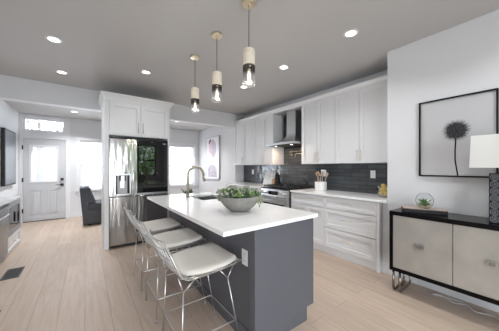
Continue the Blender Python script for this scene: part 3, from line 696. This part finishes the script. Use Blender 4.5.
for k in range(3):
    a, b = ry0 + .02 + k * .242, ry0 + .25 + k * .242; mb = MB()
    for y in (a, (a + b) / 2, b): mb.box(rx + .07, 3.50, y - .007, y + .007, .945, .966)
    for x in (rx + .07, rx + .22, rx + .36, rx + .50, 3.49): mb.box(x - .007, x + .007, a - .006, b + .006, .9455, .9665)
    for y in (a, b):
        for x in (rx + .075, 3.485): mb.box(x - .006, x + .006, y - .006, y + .006, .925, .945)
    mb.build('grate', M['iron'], ra)
for (x, y) in ((rx + .17, ry0 + .14), (rx + .17, ry1 - .14), (3.40, ry0 + .14), (3.40, ry1 - .14), (rx + .3, 3.135)):
    MB().lathe((x, y, .925), [(.045, 0), (.045, .008), (.03, .012), (.03, .016)], 16).build('burner', M['iron'], ra, smooth=True)

# hood
ho = thing('range_hood', 'stainless steel chimney hood above the range', 'range hood', (3.3, 3.13, 1.765))
hy0, hy1, hx = 2.765, 3.505, 3.03
mb = MB(); levels = []
for i in range(9):
    t = i / 8; c = 1 - (1 - t) ** 2.2; z = 1.805 + .22 * (t ** 1.5)
    levels.append((hx + (3.37 - hx) * c, hy0 + (3.01 - hy0) * c, hy1 + (3.25 - hy1) * c, z))
vs = [q for (xa, a, b, z) in levels for q in ((xa, a, z), (3.558, a, z), (3.558, b, z), (xa, b, z))]; f_ = []
for i in range(8):
    for j in range(4): f_.append((i * 4 + j, i * 4 + (j + 1) % 4, i * 4 + 4 + (j + 1) % 4, i * 4 + 4 + j))
f_ += [(3, 2, 1, 0), tuple(range(32, 36))]
mb.add(vs, f_).build('canopy', M['hoodsteel'], ho, smooth=False)
B(hx, 3.558, hy0, hy1, 1.765, 1.804).build('rim', M['hoodsteel'], ho, bevel=.003)
B(3.37, 3.558, 3.01, 3.25, 2.026, 2.466).build('chimney', M['hoodsteel'], ho, bevel=.002)
B(hx + .04, 3.52, hy0 + .04, hy1 - .04, 1.757, 1.7645).build('filter', M['register'], ho)
for y in (2.92, 3.35):
    MB().lathe((3.16, y, 1.7565), [(.025, -.003), (.025, 0)], 14).build('hood_light', M['lens'], ho)
    l = bpy.data.lights.new('hood_lamp', 'AREA'); l.shape = 'DISK'; l.size = .05; l.energy = 1.6; l.color = (1, .74, .55)
    lo = bpy.data.objects.new('hood_lamp', l); COL.objects.link(lo); lo.parent = ho; lo.location = Vector((3.16, y, 1.750)) - Vector((3.3, 3.13, 1.765))
# pot filler
pt = thing('pot_filler', 'brass folding pot filler tap on the dark tiles under the hood', 'faucet', (3.55, 3.05, 1.6))
MB().tube([(3.559, 3.28, 1.60), (3.545, 3.28, 1.60), (3.544, 3.28, 1.60)], [.03, .03, .02], 16).build('wall_plate', M['brass'], pt, smooth=True)
MB().tube([(3.544, 3.28, 1.60), (3.50, 3.28, 1.60), (3.50, 3.28, 1.655), (3.49, 2.88, 1.655)], .010, 10).build('arm', M['brass'], pt, smooth=True)
MB().tube([(3.49, 2.88, 1.655), (3.49, 2.88, 1.60), (3.45, 3.06, 1.60), (3.44, 3.08, 1.59), (3.44, 3.08, 1.53)], .010, 10).build('spout', M['brass'], pt, smooth=True)
MB().tube([(3.49, 2.88, 1.68), (3.49, 2.88, 1.66), (3.45, 2.86, 1.69)], .007, 8).build('lever', M['brass'], pt, smooth=True)

pb = face_x(3.5603)
outlet(pb, 1.613, 1.215, 'white outlet on the dark tiles above the jar of lemons')
outlet(pb, 2.474, 1.215, 'white outlet on the dark tiles behind the utensil crock')
outlet(pb, 4.649, 1.205, 'white outlet on the dark tiles at the far end')
outlet(pb, 3.68, 1.215, 'white outlet on the dark tiles just beyond the range')

# counter things
ux, uy = 3.37, 2.42
uc = tag(MB().lathe((ux, uy, .916), [(.095, 0), (.10, .006), (.10, .15), (.094, .15), (.094, .01), (.01, .008)], 28).build('utensil_crock', M['ceramic'], smooth=False), 'wide white crock of cooking utensils on the worktop', 'crock')
kinds = [('wooden_spoon', 'palewood', 'pale wooden spoon leaning left in the utensil crock', -.055, .03, -.10, .27, 'spoon'), ('wooden_spoon', 'wood', 'brown wooden spoon in the utensil crock', -.02, -.03, -.03, .29, 'spoon'),
         ('spatula', 'ceramic', 'white spatula in the utensil crock', .01, .035, .015, .31, 'spatula'), ('spatula', 'palewood', 'wooden spatula in the utensil crock', .035, -.02, .05, .28, 'spatula'),
         ('wooden_spoon', 'palewood', 'pale wooden spoon leaning right in the utensil crock', .055, .02, .11, .27, 'spoon'), ('ladle', 'steel_plain', 'steel ladle in the utensil crock', .0, -.05, .03, .26, 'ladle')]
for (nm, m, lab, dy, dx, ly, h, cat) in kinds:
    b = Vector((ux + dx * .6, uy - dy * .5, .93)); h += .045; e_ = Vector((ux + dx, uy - ly * 1.15, .916 + h)); d = (e_ - b).normalized(); mb = MB()
    mb.tube([b, e_ - d * .06], .006, 7)
    rt = d.to_track_quat('Z', 'Y').to_matrix()
    if nm == 'spatula': mb.add([e_ - d * .075 + rt @ Vector(q) for q in ((-.004, -.026, 0), (.004, -.026, 0), (.004, .026, 0), (-.004, .026, 0), (-.003, -.03, .085), (.003, -.03, .085), (.003, .03, .085), (-.003, .03, .085))], [(3, 2, 1, 0), (4, 5, 6, 7), (0, 1, 5, 4), (1, 2, 6, 5), (2, 3, 7, 6), (3, 0, 4, 7)])
    else: mb.ball(e_ - d * .035, .03, 12, 8, (.3, .8, 1.25) if nm == 'wooden_spoon' else (.9, .9, .6), rt)
    tag(mb.build(nm, M[m], smooth=nm != 'spatula'), lab, cat, 'utensils in the white crock')
jx, jy = 3.30, 1.345
tag(MB().lathe((jx, jy, .916), [(.07, 0), (.08, .01), (.08, .15), (.074, .165), (.071, .165), (.077, .15), (.077, .012), (.01, .008)], 28).build('glass_jar', M['clear'], smooth=True), 'open clear glass jar holding lemons at the end of the worktop', 'jar')
for i, (dx, dy, dz) in enumerate(((.032, .0, .052), (-.025, .03, .052), (-.022, -.034, .052), (.0, .035, .103), (.022, -.03, .103), (-.035, -.005, .103), (.005, .008, .150))):
    q = Euler((i * .9, i * 1.7, i * .5)).to_matrix()
    tag(MB().ball((jx + dx, jy + dy, .916 + dz), .029, 14, 10, (1, 1, 1.2), q).build('lemon', M['lemon'], smooth=True), 'yellow lemon piled inside the glass jar on the worktop', 'lemon', 'lemons in the glass jar')
# things beyond the range
t = Matrix.Rotation(math.radians(-14), 4, 'Y'); mb = MB()
def leaning(x, y0, y1, h, th, tilt):
    dx = math.sin(tilt) * h; z1 = .917 + math.cos(tilt) * h
    return MB().hexa([(x - th, y0, .917), (x, y0, .917), (x, y1, .917), (x - th, y1, .917)], [(x - th + dx, y0, z1), (x + dx, y0, z1), (x + dx, y1, z1), (x - th + dx, y1, z1)])
tag(leaning(3.45, 3.74, 4.10, .33, .02, .28).build('serving_board', M['marble'], bevel=.006), 'grey veined marble board leaning on the dark tiles beyond the range', 'board')
tag(leaning(3.40, 3.66, 3.74, .16, .02, .20).build('cutting_board', M['wood'], bevel=.006), 'small brown wooden board leaning before the marble board', 'board')
kt = thing('pepper_mill', 'tall black mill standing at the back of the range', 'pepper mill', (3.45, 3.60, .916))
MB().lathe((3.45, 3.60, .916), [(.066, 0), (.068, .02), (.058, .10), (.040, .16), (.044, .20)], 20).build('body', M['black'], kt, smooth=True)
MB().lathe((3.45, 3.60, 1.117), [(.040, 0), (.046, .02), (.04, .05), (.016, .065), (.016, .08), (.003, .09)], 20).build('cap', M['black'], kt, smooth=True)

# ------------------------------------------------------------------ sideboard and what stands on it
sx0, sx1, sy0, sy1 = 2.63, 3.0, .0, 1.022; sz0, sz1 = .225, .857
sb = thing('sideboard', 'black framed sideboard with two antiqued silver doors on looped chrome legs', 'sideboard', (2.8, .5, 0))
mb = MB(); mb.box(sx0, sx1, sy0, sy1, sz1 - .040, sz1); mb.box(sx0, sx1, sy0, sy1, sz0, sz0 + .036); mb.box(sx0, sx1, sy0, sy0 + .03, sz0 + .036, sz1 - .040); mb.box(sx0, sx1, sy1 - .03, sy1, sz0 + .036, sz1 - .040); mb.box(sx1 - .015, sx1, sy0 + .03, sy1 - .03, sz0 + .036, sz1 - .040)
mb.build('frame', mat('black_lacquer', (.006, .0055, .006), .16, spec=.12), sb, bevel=.002)
ps = face_x(sx0 + .028); ym = .512
for (a, b) in ((sy0 + .033, ym - .0025), (ym + .0025, sy1 - .033)):
    mb = MB(); pbox(mb, ps, a, b, sz0 + .039, sz1 - .043, 0, .024); d = mb.build('door', M['leafmetal'], sb, bevel=.0015)
    c = (a + b) / 2; mb = MB()
    for (q0, q1, w0, w1) in ((-.028, .028, .014, .026), (-.028, .028, -.026, -.014), (-.028, -.016, -.014, .014), (.016, .028, -.014, .014)): pbox(mb, ps, c + q0, c + q1, .545 + w0, .545 + w1, .034, .046)
    pbox(mb, ps, c - .012, c + .012, .545 - .01, .545 + .01, .0235, .04); mb.build('handle', M['steel_plain'], d, bevel=.002)
B(sx0 + .03, sx1 - .016, ym - .01, ym + .01, sz0 + .037, sz1 - .041).build('divider', M['black'], sb)
def loop_leg(y):
    mb = MB()
    for dy in (-.03, .03):
        r = .03; x0, x1 = sx0 + .03, sx1 - .05; pts = [(x0, y + dy, sz0 - .001), (x0, y + dy, r)] + [(x0 + r - r * math.cos(a), y + dy, .012 + r - r * math.sin(a)) for a in (.4, .8, 1.2, PI / 2)]
        pts += [(x1 - r, y + dy, .012)] + [(x1 - r + r * math.sin(a), y + dy, .012 + r - r * math.cos(a)) for a in (.4, .8, 1.2)] + [(x1, y + dy, .012 + r), (x1, y + dy, sz0 - .001)]
        mb.tube(pts, .0115, 10)
    return mb.build('leg', M['legchrome'], sb, smooth=True)
loop_leg(.965); loop_leg(.06)

A, Bv, Cd = Vector((2.672, .908, 0)), Vector((2.82, .58, 0)), Vector((2.837, .982, 0)); ex = (Bv - A); ey = (Cd - A)
tray = thing('display_box', 'flat black box with a pale wooden lid under the glass terrarium', 'box', (2.8, .8, sz1))
def slab(z0, z1, k=1.0):
    c = A + ex * .5 + ey * .5; P = [c + (q - c) * k for q in (A, A + ex, A + ex + ey, A + ey)]
    return MB().hexa([(q.x, q.y, z0) for q in P], [(q.x, q.y, z1) for q in P])
slab(sz1 + .001, sz1 + .036).build('body', M['blackmatte'], tray, bevel=.003)
slab(sz1 + .0362, sz1 + .042, .985).build('lid', mat('pinkish_pale_wood', (.42, .33, .28), .5, vary=.15, scale=10), tray, bevel=.002)
tx, ty, tz = 2.812, .765, sz1 + .043
te = thing('glass_terrarium', 'round glass terrarium with a spiky succulent, on the flat black box', 'terrarium', (tx, ty, tz))
R_ = .076; prof = [(R_ * math.sin(a), 1.04 * R_ - 1.1 * R_ * math.cos(a)) for a in [.35 + i * (2.75 - .35) / 16 for i in range(17)]]
prof[0] = (prof[0][0], 0.0)
MB().lathe((tx, ty, tz), prof, 28, cap=False).build('globe', M['globe'], te, smooth=True)
MB().tube([(tx + prof[-1][0] * math.cos(a), ty + prof[-1][0] * math.sin(a), tz + prof[-1][1]) for a in [i * 2 * PI / 24 for i in range(24)]], .0018, 6, closed=True).build('mouth_rim', M['steel_plain'], te, smooth=True)
mb = MB(); rn = random.Random(5)
for i in range(46):
    a, r = rn.uniform(0, 2 * PI), .055 * math.sqrt(rn.random()); mb.ball((tx + r * math.cos(a), ty + r * math.sin(a), tz + .018 + rn.uniform(0, .012)), rn.uniform(.006, .011), 6, 4, (1, 1, .7))
o = mb.build('pebbles', mat('tan_pebbles', (.46, .36, .25), .7, vary=.3, scale=30), te, smooth=True); o['kind'] = 'stuff'
mb = MB(); rosette(mb, (tx, ty, tz + .03), .07, .0, 8, rn, spiky=True); rosette(mb, (tx, ty, tz + .03), .085, .012, 7, rn, spiky=True, lift=.45); mb.build('succulent', mat('terrarium_green', (.14, .26, .08), .45), te)

la = thing('table_lamp', 'table lamp with black medallion base and white shade on the sideboard', 'lamp', (2.8, .2, sz1))
lx0, lx1, ly0, ly1 = 2.72, 2.88, .115, .30; lz1 = 1.272
B(lx0, lx1, ly0, ly1, sz1 + .001, lz1).build('base', M['lampblack'], la, bevel=.004)
mb = MB()
def medallion(mb, p, a, z, r):
    n = 14
    for (r0, r1, t1) in ((r, r * .78, .003), (r * .62, r * .42, .003), (r * .28, 0.001, .003)):
        vs = []
        for (q, t) in ((r0, .0003), (r0, t1), (r1, t1), (r1, .0003)): vs += [p(a + q * math.cos(2 * PI * j / n), z + q * math.sin(2 * PI * j / n), t) for j in range(n)]
        mb.add(vs, [(i * n + j, i * n + (j + 1) % n, (i + 1) % 4 * n + (j + 1) % n, (i + 1) % 4 * n + j) for i in range(4) for j in range(n)])
for i in range(7):
    z = sz1 + .035 + i * .058
    for j, y in enumerate((ly0 + .032, ly0 + .0925, ly1 - .032)):
        if j != 1 or i < 6: medallion(mb, face_x(lx0), y, z + (.029 if j == 1 else 0), .029)
    for x in (lx0 + .042, lx1 - .042):
        medallion(mb, lambda a, zz, t: (a, ly0 - t, zz), x, z, .028); medallion(mb, lambda a, zz, t: (a, ly1 + t, zz), x, z, .028)
mb.build('medallions', M['medal'], la)
mb = MB(); mb.tube([(2.80, .2075, lz1), (2.80, .2075, 1.50)], .009, 10); mb.lathe((2.80, .2075, lz1), [(.03, 0), (.03, .012), (.012, .02)], 16); mb.build('stem', M['blackmatte'], la, smooth=True)
mb = MB(); cx, cy = 2.80, .2075
def sring(hx_, hy_, z): return [(cx - hx_, cy - hy_, z), (cx + hx_, cy - hy_, z), (cx + hx_, cy + hy_, z), (cx - hx_, cy + hy_, z)]
vs = sring(.13, .205, 1.318) + sring(.125, .195, 1.592) + sring(.122, .192, 1.592) + sring(.127, .202, 1.318)
mb.add(vs, [(i * 4 + j, i * 4 + (j + 1) % 4, (i + 1) % 4 * 4 + (j + 1) % 4, (i + 1) % 4 * 4 + j) for i in range(4) for j in range(4)])
sh = mb.build('shade', M['shade'], la, bevel=.003)
mb = MB(); mb.box(cx - .122, cx + .122, cy - .003, cy + .003, 1.50, 1.505); mb.box(cx - .003, cx + .003, cy - .194, cy + .194, 1.5, 1.505); mb.build('shade_spider', M['blackmatte'], sh)

# framed flower print
fp = thing('framed_print', 'framed print of a single dark spiky flower head above the sideboard', 'picture', (3.015, .57, 1.22))
wy0, wy1, wz0, wz1 = .272, .868, 1.224, 2.04; pw = face_x(3.0295)
mb = MB(); t_ = .014
for (a, b, c, d) in ((wy0, wy0 + t_, wz0, wz1), (wy1 - t_, wy1, wz0, wz1), (wy0 + t_, wy1 - t_, wz0, wz0 + t_), (wy0 + t_, wy1 - t_, wz1 - t_, wz1)): pbox(mb, pw, a, b, c, d, 0, .03)
mb.build('frame', M['black'], fp, bevel=.001)
mb = MB(); pbox(mb, pw, wy0 + t_, wy1 - t_, wz0 + t_, wz1 - t_, .004, .012); pp = mb.build('print', M['paper'], fp)
mb = MB(); rn = random.Random(2); fc = (.562, 1.695); R_ = .072
def flat(mb, pts, t): mb.add([pw(a, z, t) for a, z in pts] + [pw(a, z, t + .0006) for a, z in pts], [tuple(range(len(pts))), tuple(range(2 * len(pts) - 1, len(pts) - 1, -1))] + [(i, (i + 1) % len(pts), len(pts) + (i + 1) % len(pts), len(pts) + i) for i in range(len(pts))])
flat(mb, [(fc[0] + R_ * math.cos(a), fc[1] + R_ * math.sin(a)) for a in [i * PI / 20 for i in range(40)]], .0121)
for i in range(58):
    a = i * 2 * PI / 58 + rn.uniform(-.04, .04); L = rn.uniform(.105, .122); w = .075
    flat(mb, [(fc[0] + R_ * .9 * math.cos(a - w), fc[1] + R_ * .9 * math.sin(a - w)), (fc[0] + L * math.cos(a), fc[1] + L * math.sin(a)), (fc[0] + R_ * .9 * math.cos(a + w), fc[1] + R_ * .9 * math.sin(a + w))], .0121)
for side in (1,):
    st = [(fc[0] + .0, fc[1] - .07), (fc[0] + .006, fc[1] - .2), (fc[0] + .006, fc[1] - .3), (fc[0] - .004, fc[1] - .38), (fc[0] - .014, wz0 + t_ + .001)]
    flat(mb, [(a - .006, z) for a, z in st] + [(a + .006, z) for a, z in reversed(st)], .0121)
mb.build('flower_print', M['ink'], pp)
mb = MB()
for i in range(70):
    r = .088 * math.sqrt((i + .5) / 70); a = i * 2.39996; s = .0055 + .002 * (i % 3 == 0)
    c = (fc[0] + r * math.cos(a), fc[1] + r * math.sin(a)); d = (math.cos(a), math.sin(a))
    flat(mb, [(c[0] - d[1] * s * .5, c[1] + d[0] * s * .5), (c[0] + d[0] * s * 2, c[1] + d[1] * s * 2), (c[0] + d[1] * s * .5, c[1] - d[0] * s * .5)], .0128)
mb.build('flower_highlight_print', M['inkgrey'], pp)

pts = [(2.955, .50, .006), (2.93, .62, .006), (2.90, .72, .006), (2.94, .66, .006), (2.88, .55, .006), (2.93, .47, .006), (2.86, .40, .006), (2.90, .30, .006), (2.82, .22, .006), (2.90, .17, .006)]
q = [[i / (len(pts) - 1)] + list(p) for i, p in enumerate(pts)]
tag(MB().tube(spline(q, 60), .004, 6).build('power_cord', M['cord'], smooth=True), 'thin white cord lying on the floor under the sideboard', 'cord')

# ------------------------------------------------------------------ pendants
def make_pendant(x, y):
    t = thing('pendant_light', 'champagne and smoked glass cylinder pendant, nearest and largest of three', 'pendant light', (x, y, ZC), 'cylinder pendants over the island')
    MB().lathe((x, y, ZC), [(.060, -.001), (.060, -.018), (.056, -.024), (.008, -.026), (.008, -.045)], 28).build('canopy', M['brass'], t, smooth=False)
    MB().tube([(x, y, ZC - .04), (x, y, 2.35)], .0032, 6).build('cord', M['black'], t)
    MB().lathe((x, y, 0), [(.012, 2.362), (.014, 2.345), (.050, 2.343), (.052, 2.338), (.052, 2.205), (.05, 2.203), (.01, 2.203)], 28).build('cap', M['ivory'], t, smooth=False)
    MB().lathe((x, y, 0), [(.0535, 2.203), (.0535, 2.160), (.051, 2.160), (.051, 2.203)], 28, cap=False).build('smoked_band', M['smoke'], t, smooth=True)
    MB().lathe((x, y, 0), [(.0535, 2.1595), (.0535, 2.135), (.051, 2.135), (.051, 2.1595)], 28, cap=False).build('smoked_fade', M['smokefade'], t, smooth=True)
    MB().lathe((x, y, 0), [(.0535, 2.1345), (.0535, 2.034), (.0505, 2.034), (.0505, 2.1345)], 28, cap=False).build('glass_cylinder', M['pendantglass'], t, smooth=True)
    MB().lathe((x, y, 0), [(.016, 2.2025), (.016, 2.17)], 14).build('socket', M['brass'], t)
    MB().lathe((x, y, 0), [(.008, 2.1695), (.010, 2.155), (.015, 2.12), (.015, 2.09), (.010, 2.072), (.003, 2.066)], 16).build('bulb', M['bulb'], t, smooth=True)
    l = bpy.data.lights.new('pendant_lamp', 'POINT'); l.energy = 3.0; l.color = (1, .93, .83); l.shadow_soft_size = .02
    lo = bpy.data.objects.new('pendant_lamp', l); COL.objects.link(lo); lo.parent = t; lo.location = (0, 0, 2.05 - ZC)
    return t
pn = make_pendant(1.147, 1.556)
for (y, lab) in ((2.14, 'champagne and smoked glass cylinder pendant, middle of three'), (2.735, 'champagne and smoked glass cylinder pendant, farthest and smallest, close to the fridge')):
    c = copy_tree(pn); c.location = (1.147, y, ZC); c['label'] = lab

# ------------------------------------------------------------------ front room
ac = thing('armchair', 'charcoal upholstered armless chair with leaning back cushion under the front window', 'armchair', (.3, 6.5, 0))
ax0, ax1, ay0, ay1 = -.06, .80, 6.18, 6.90
B(ax0 + .10, ax1, ay0, ay1, .04, .36).build('base', M['grey_sofa'], ac, bevel=.02)
mb = MB(); mb.hexa([(ax0 + .03, ay0, .04), (ax0 + .14, ay0, .04), (ax0 + .14, ay1, .04), (ax0 + .03, ay1, .04)], [(ax0 - .04, ay0, .86), (ax0 + .09, ay0, .86), (ax0 + .09, ay1, .86), (ax0 - .04, ay1, .86)])
mb.build('backrest', M['grey_sofa'], ac, bevel=.015)
B(ax0 + .12, ax1 + .01, ay0 + .01, ay1 - .01, .361, .50).build('seat_cushion', M['grey_sofa'], ac, bevel=.035, seg=4)
mb = MB(); mb.hexa([(ax0 + .105, ay0 + .01, .502), (ax0 + .27, ay0 + .01, .502), (ax0 + .27, ay1 - .01, .502), (ax0 + .105, ay1 - .01, .502)], [(ax0 + .052, ay0 + .02, .88), (ax0 + .14, ay0 + .02, .88), (ax0 + .14, ay1 - .02, .88), (ax0 + .052, ay1 - .02, .88)])
mb.build('back_cushion', M['grey_sofa'], ac, bevel=.03, seg=4)
for x in (ax0 + .14, ax1 - .04):
    for y in (ay0 + .05, ay1 - .05): MB().tube([(x, y, 0), (x, y, .045)], [.014, .018], 8).build('leg', M['blackmatte'], ac)

ap = thing('abstract_painting', 'tall white abstract painting with lavender shapes in a silver frame', 'painting', (3.26, 6.35, .95))
qy0, qy1, qz0, qz1 = 5.90, 6.81, .955, 2.29; pa = face_x(3.2795)
mb = MB(); t_ = .02
for (a, b, c, d) in ((qy0, qy0 + t_, qz0, qz1), (qy1 - t_, qy1, qz0, qz1), (qy0 + t_, qy1 - t_, qz0, qz0 + t_), (qy0 + t_, qy1 - t_, qz1 - t_, qz1)): pbox(mb, pa, a, b, c, d, 0, .05)
mb.build('frame', M['silverframe'], ap, bevel=.002)
mb = MB(); pbox(mb, pa, qy0 + t_, qy1 - t_, qz0 + t_, qz1 - t_, .01, .04); cv = mb.build('canvas', M['canvas'], ap)
def patch(name, m, pts, t=.0402):
    mb = MB(); P = [(qy1 - u * (qy1 - qy0), qz0 + v * (qz1 - qz0)) for u, v in pts]; n = len(P)
    mb.add([pa(a, z, t) for a, z in P] + [pa(a, z, t + .0008) for a, z in P], [tuple(range(n)), tuple(range(2 * n - 1, n - 1, -1))] + [(i, (i + 1) % n, n + (i + 1) % n, n + i) for i in range(n)]); mb.build(name, m, cv)
patch('painted_shape', M['pinkish'], [(.22, .80), (.30, .92), (.55, .95), (.75, .84), (.80, .70), (.70, .55), (.55, .50), (.40, .60), (.25, .66)])
patch('painted_shape', M['lav'], [(.50, .86), (.66, .90), (.78, .78), (.74, .60), (.62, .54), (.52, .64)], .0412)
patch('painted_shape', M['lav'], [(.18, .05), (.16, .22), (.26, .30), (.45, .34), (.66, .32), (.80, .26), (.84, .05)])
patch('painted_shape', M['paintdark'], [(.22, .86), (.27, .93), (.38, .96), (.40, .91), (.30, .84)], .0412)

wp = thing('framed_glass_picture', 'tall dark framed glazed picture on the left wall near the front door', 'picture', (XL, 6.45, .97))
B(XL + .0005, XL + .058, 6.05, 6.87, .965, 2.065).build('frame', M['blackmatte'], wp, bevel=.002)
B(XL + .0582, XL + .061, 6.08, 6.84, .995, 2.035).build('glazing', mat('glare_glass', (.06, .065, .075), .4), wp)

# low cabinets along the left wall
cxf = -.94
lc = thing('low_cabinet', 'low white cabinet with glazed grey front and a drawer below, by the front door', 'cabinet', (-1.1, 5.2, 0), 'low cabinets on the left wall')
B(XL + .002, cxf, 4.76, 5.58, .0, .785).build('carcass', M['cab'], lc, bevel=.002)
pq = lambda a, z, t: (cxf + t, a, z)
d = shaker(pq, 4.765, 5.575, .27, .775, .075, .022).build('door', M['greycab'], lc, bevel=.002)
mb = MB(); pbox(mb, pq, 4.845, 5.495, .35, .70, .0102, .013); mb.build('glass_panel', M['blackglass'], d)
mb = MB(); mb.tube([pq(5.36, .42, .035)] + [pq(5.36 + .025 * math.cos(a) - .025, .54 + .04 * math.sin(a), .035) for a in (0, .5, 1, 1.57, 2.1, 2.6, 3.14)] + [pq(5.31, .42, .035)], .008, 8); mb.build('handle', M['blackmatte'], d, smooth=True)
d = shaker(pq, 4.765, 5.575, .02, .262, .05).build('drawer', M['cab'], lc, bevel=.002)
pq2 = lambda a, z, t: (cxf + t, a, z); pull(pq2, 5.10, .145, 5.24, .145).build('handle', M['nickel'], d, smooth=True)
wc = thing('beverage_fridge', 'dark glass fronted drinks fridge at the left edge of the picture', 'drinks fridge', (-1.1, 4.55, 0))
B(XL + .002, cxf, 4.14, 4.755, 0, .785).build('body', M['greycab'], wc, bevel=.002)
mb = MB(); pbox(mb, pq, 4.145, 4.75, .06, .755, .001, .03); d = mb.build('door', M['greycab'], wc, bevel=.003)
mb = MB(); pbox(mb, pq, 4.20, 4.70, .10, .72, .0302, .033); mb.build('glass_panel', mat('grey_tinted_glass', (.07, .072, .08), .15), d)
mb = MB(); mb.tube([pq(4.25, .64, .055), pq(4.70, .64, .055)], .007, 8); mb.tube([pq(4.30, .64, .03), pq(4.30, .64, .055)], .005, 6); mb.tube([pq(4.65, .64, .03), pq(4.65, .64, .055)], .005, 6); mb.build('handle', M['steel_plain'], d, smooth=True)
mb = MB(); pbox(mb, pq, 4.14, 4.755, .757, .785, .001, .036); mb.build('top_trim', M['black'], wc)
tag(B(XL + .001, cxf + .012, 4.13, 5.60, .787, .812).build('low_worktop', M['quartz'], bevel=.003), 'white worktop on the low cabinets along the left wall', 'worktop')

# plant by the far window
gp = thing('potted_plant', 'small leafy plant in an olive basket by the far window behind the tap', 'plant', (2.62, 6.75, 0))
MB().lathe((2.62, 6.75, 0), [(.13, 0), (.16, .02), (.19, .25), (.20, .50), (.185, .50), (.16, .46), (.01, .45)], 20).build('basket', M['basket'], gp, smooth=False)
mb = MB(); rn = random.Random(9)
for i in range(26):
    a = rn.uniform(0, 2 * PI); L = rn.uniform(.2, .36); d_ = Vector((math.cos(a) * .55, math.sin(a) * .55, rn.uniform(.6, 1.1))).normalized(); b = Vector((2.62 + .08 * math.cos(a), 6.75 + .08 * math.sin(a), .45)); s_ = Vector((-math.sin(a), math.cos(a), 0)) * .03
    mb.add([b - s_ * .3, b + s_ * .3, b + d_ * L * .55 + s_, b + d_ * L + Vector((0, 0, -.03)), b + d_ * L * .55 - s_], [(0, 1, 2, 3, 4)])
mb.build('leaves', GREENS[2], gp)

# floor registers
def register(x0, x1, y0, y1, label):
    t = thing('floor_register', label, 'floor vent', ((x0 + x1) / 2, (y0 + y1) / 2, 0), 'floor vents')
    mb = MB()
    for (a, b, c, d) in ((x0, x0 + .018, y0, y1), (x1 - .018, x1, y0, y1), (x0 + .018, x1 - .018, y0, y0 + .018), (x0 + .018, x1 - .018, y1 - .018, y1)): mb.box(a, b, c, d, .0005, .006)
    n = 22
    for i in range(n): y = y0 + .018 + (y1 - y0 - .036) * (i + .5) / n; mb.box(x0 + .018, x1 - .018, y - .004, y + .004, .0005, .005)
    mb.build('grille', M['register'], t)
    B(x0 + .01, x1 - .01, y0 + .01, y1 - .01, .0002, .0012).build('duct', M['blackmatte'], t)
register(-.80, -.64, 3.80, 4.15, 'dark floor vent set in the oak planks near the left edge')
register(-.83, -.62, 2.70, 3.01, 'dark floor vent almost wholly cut off by the left edge')
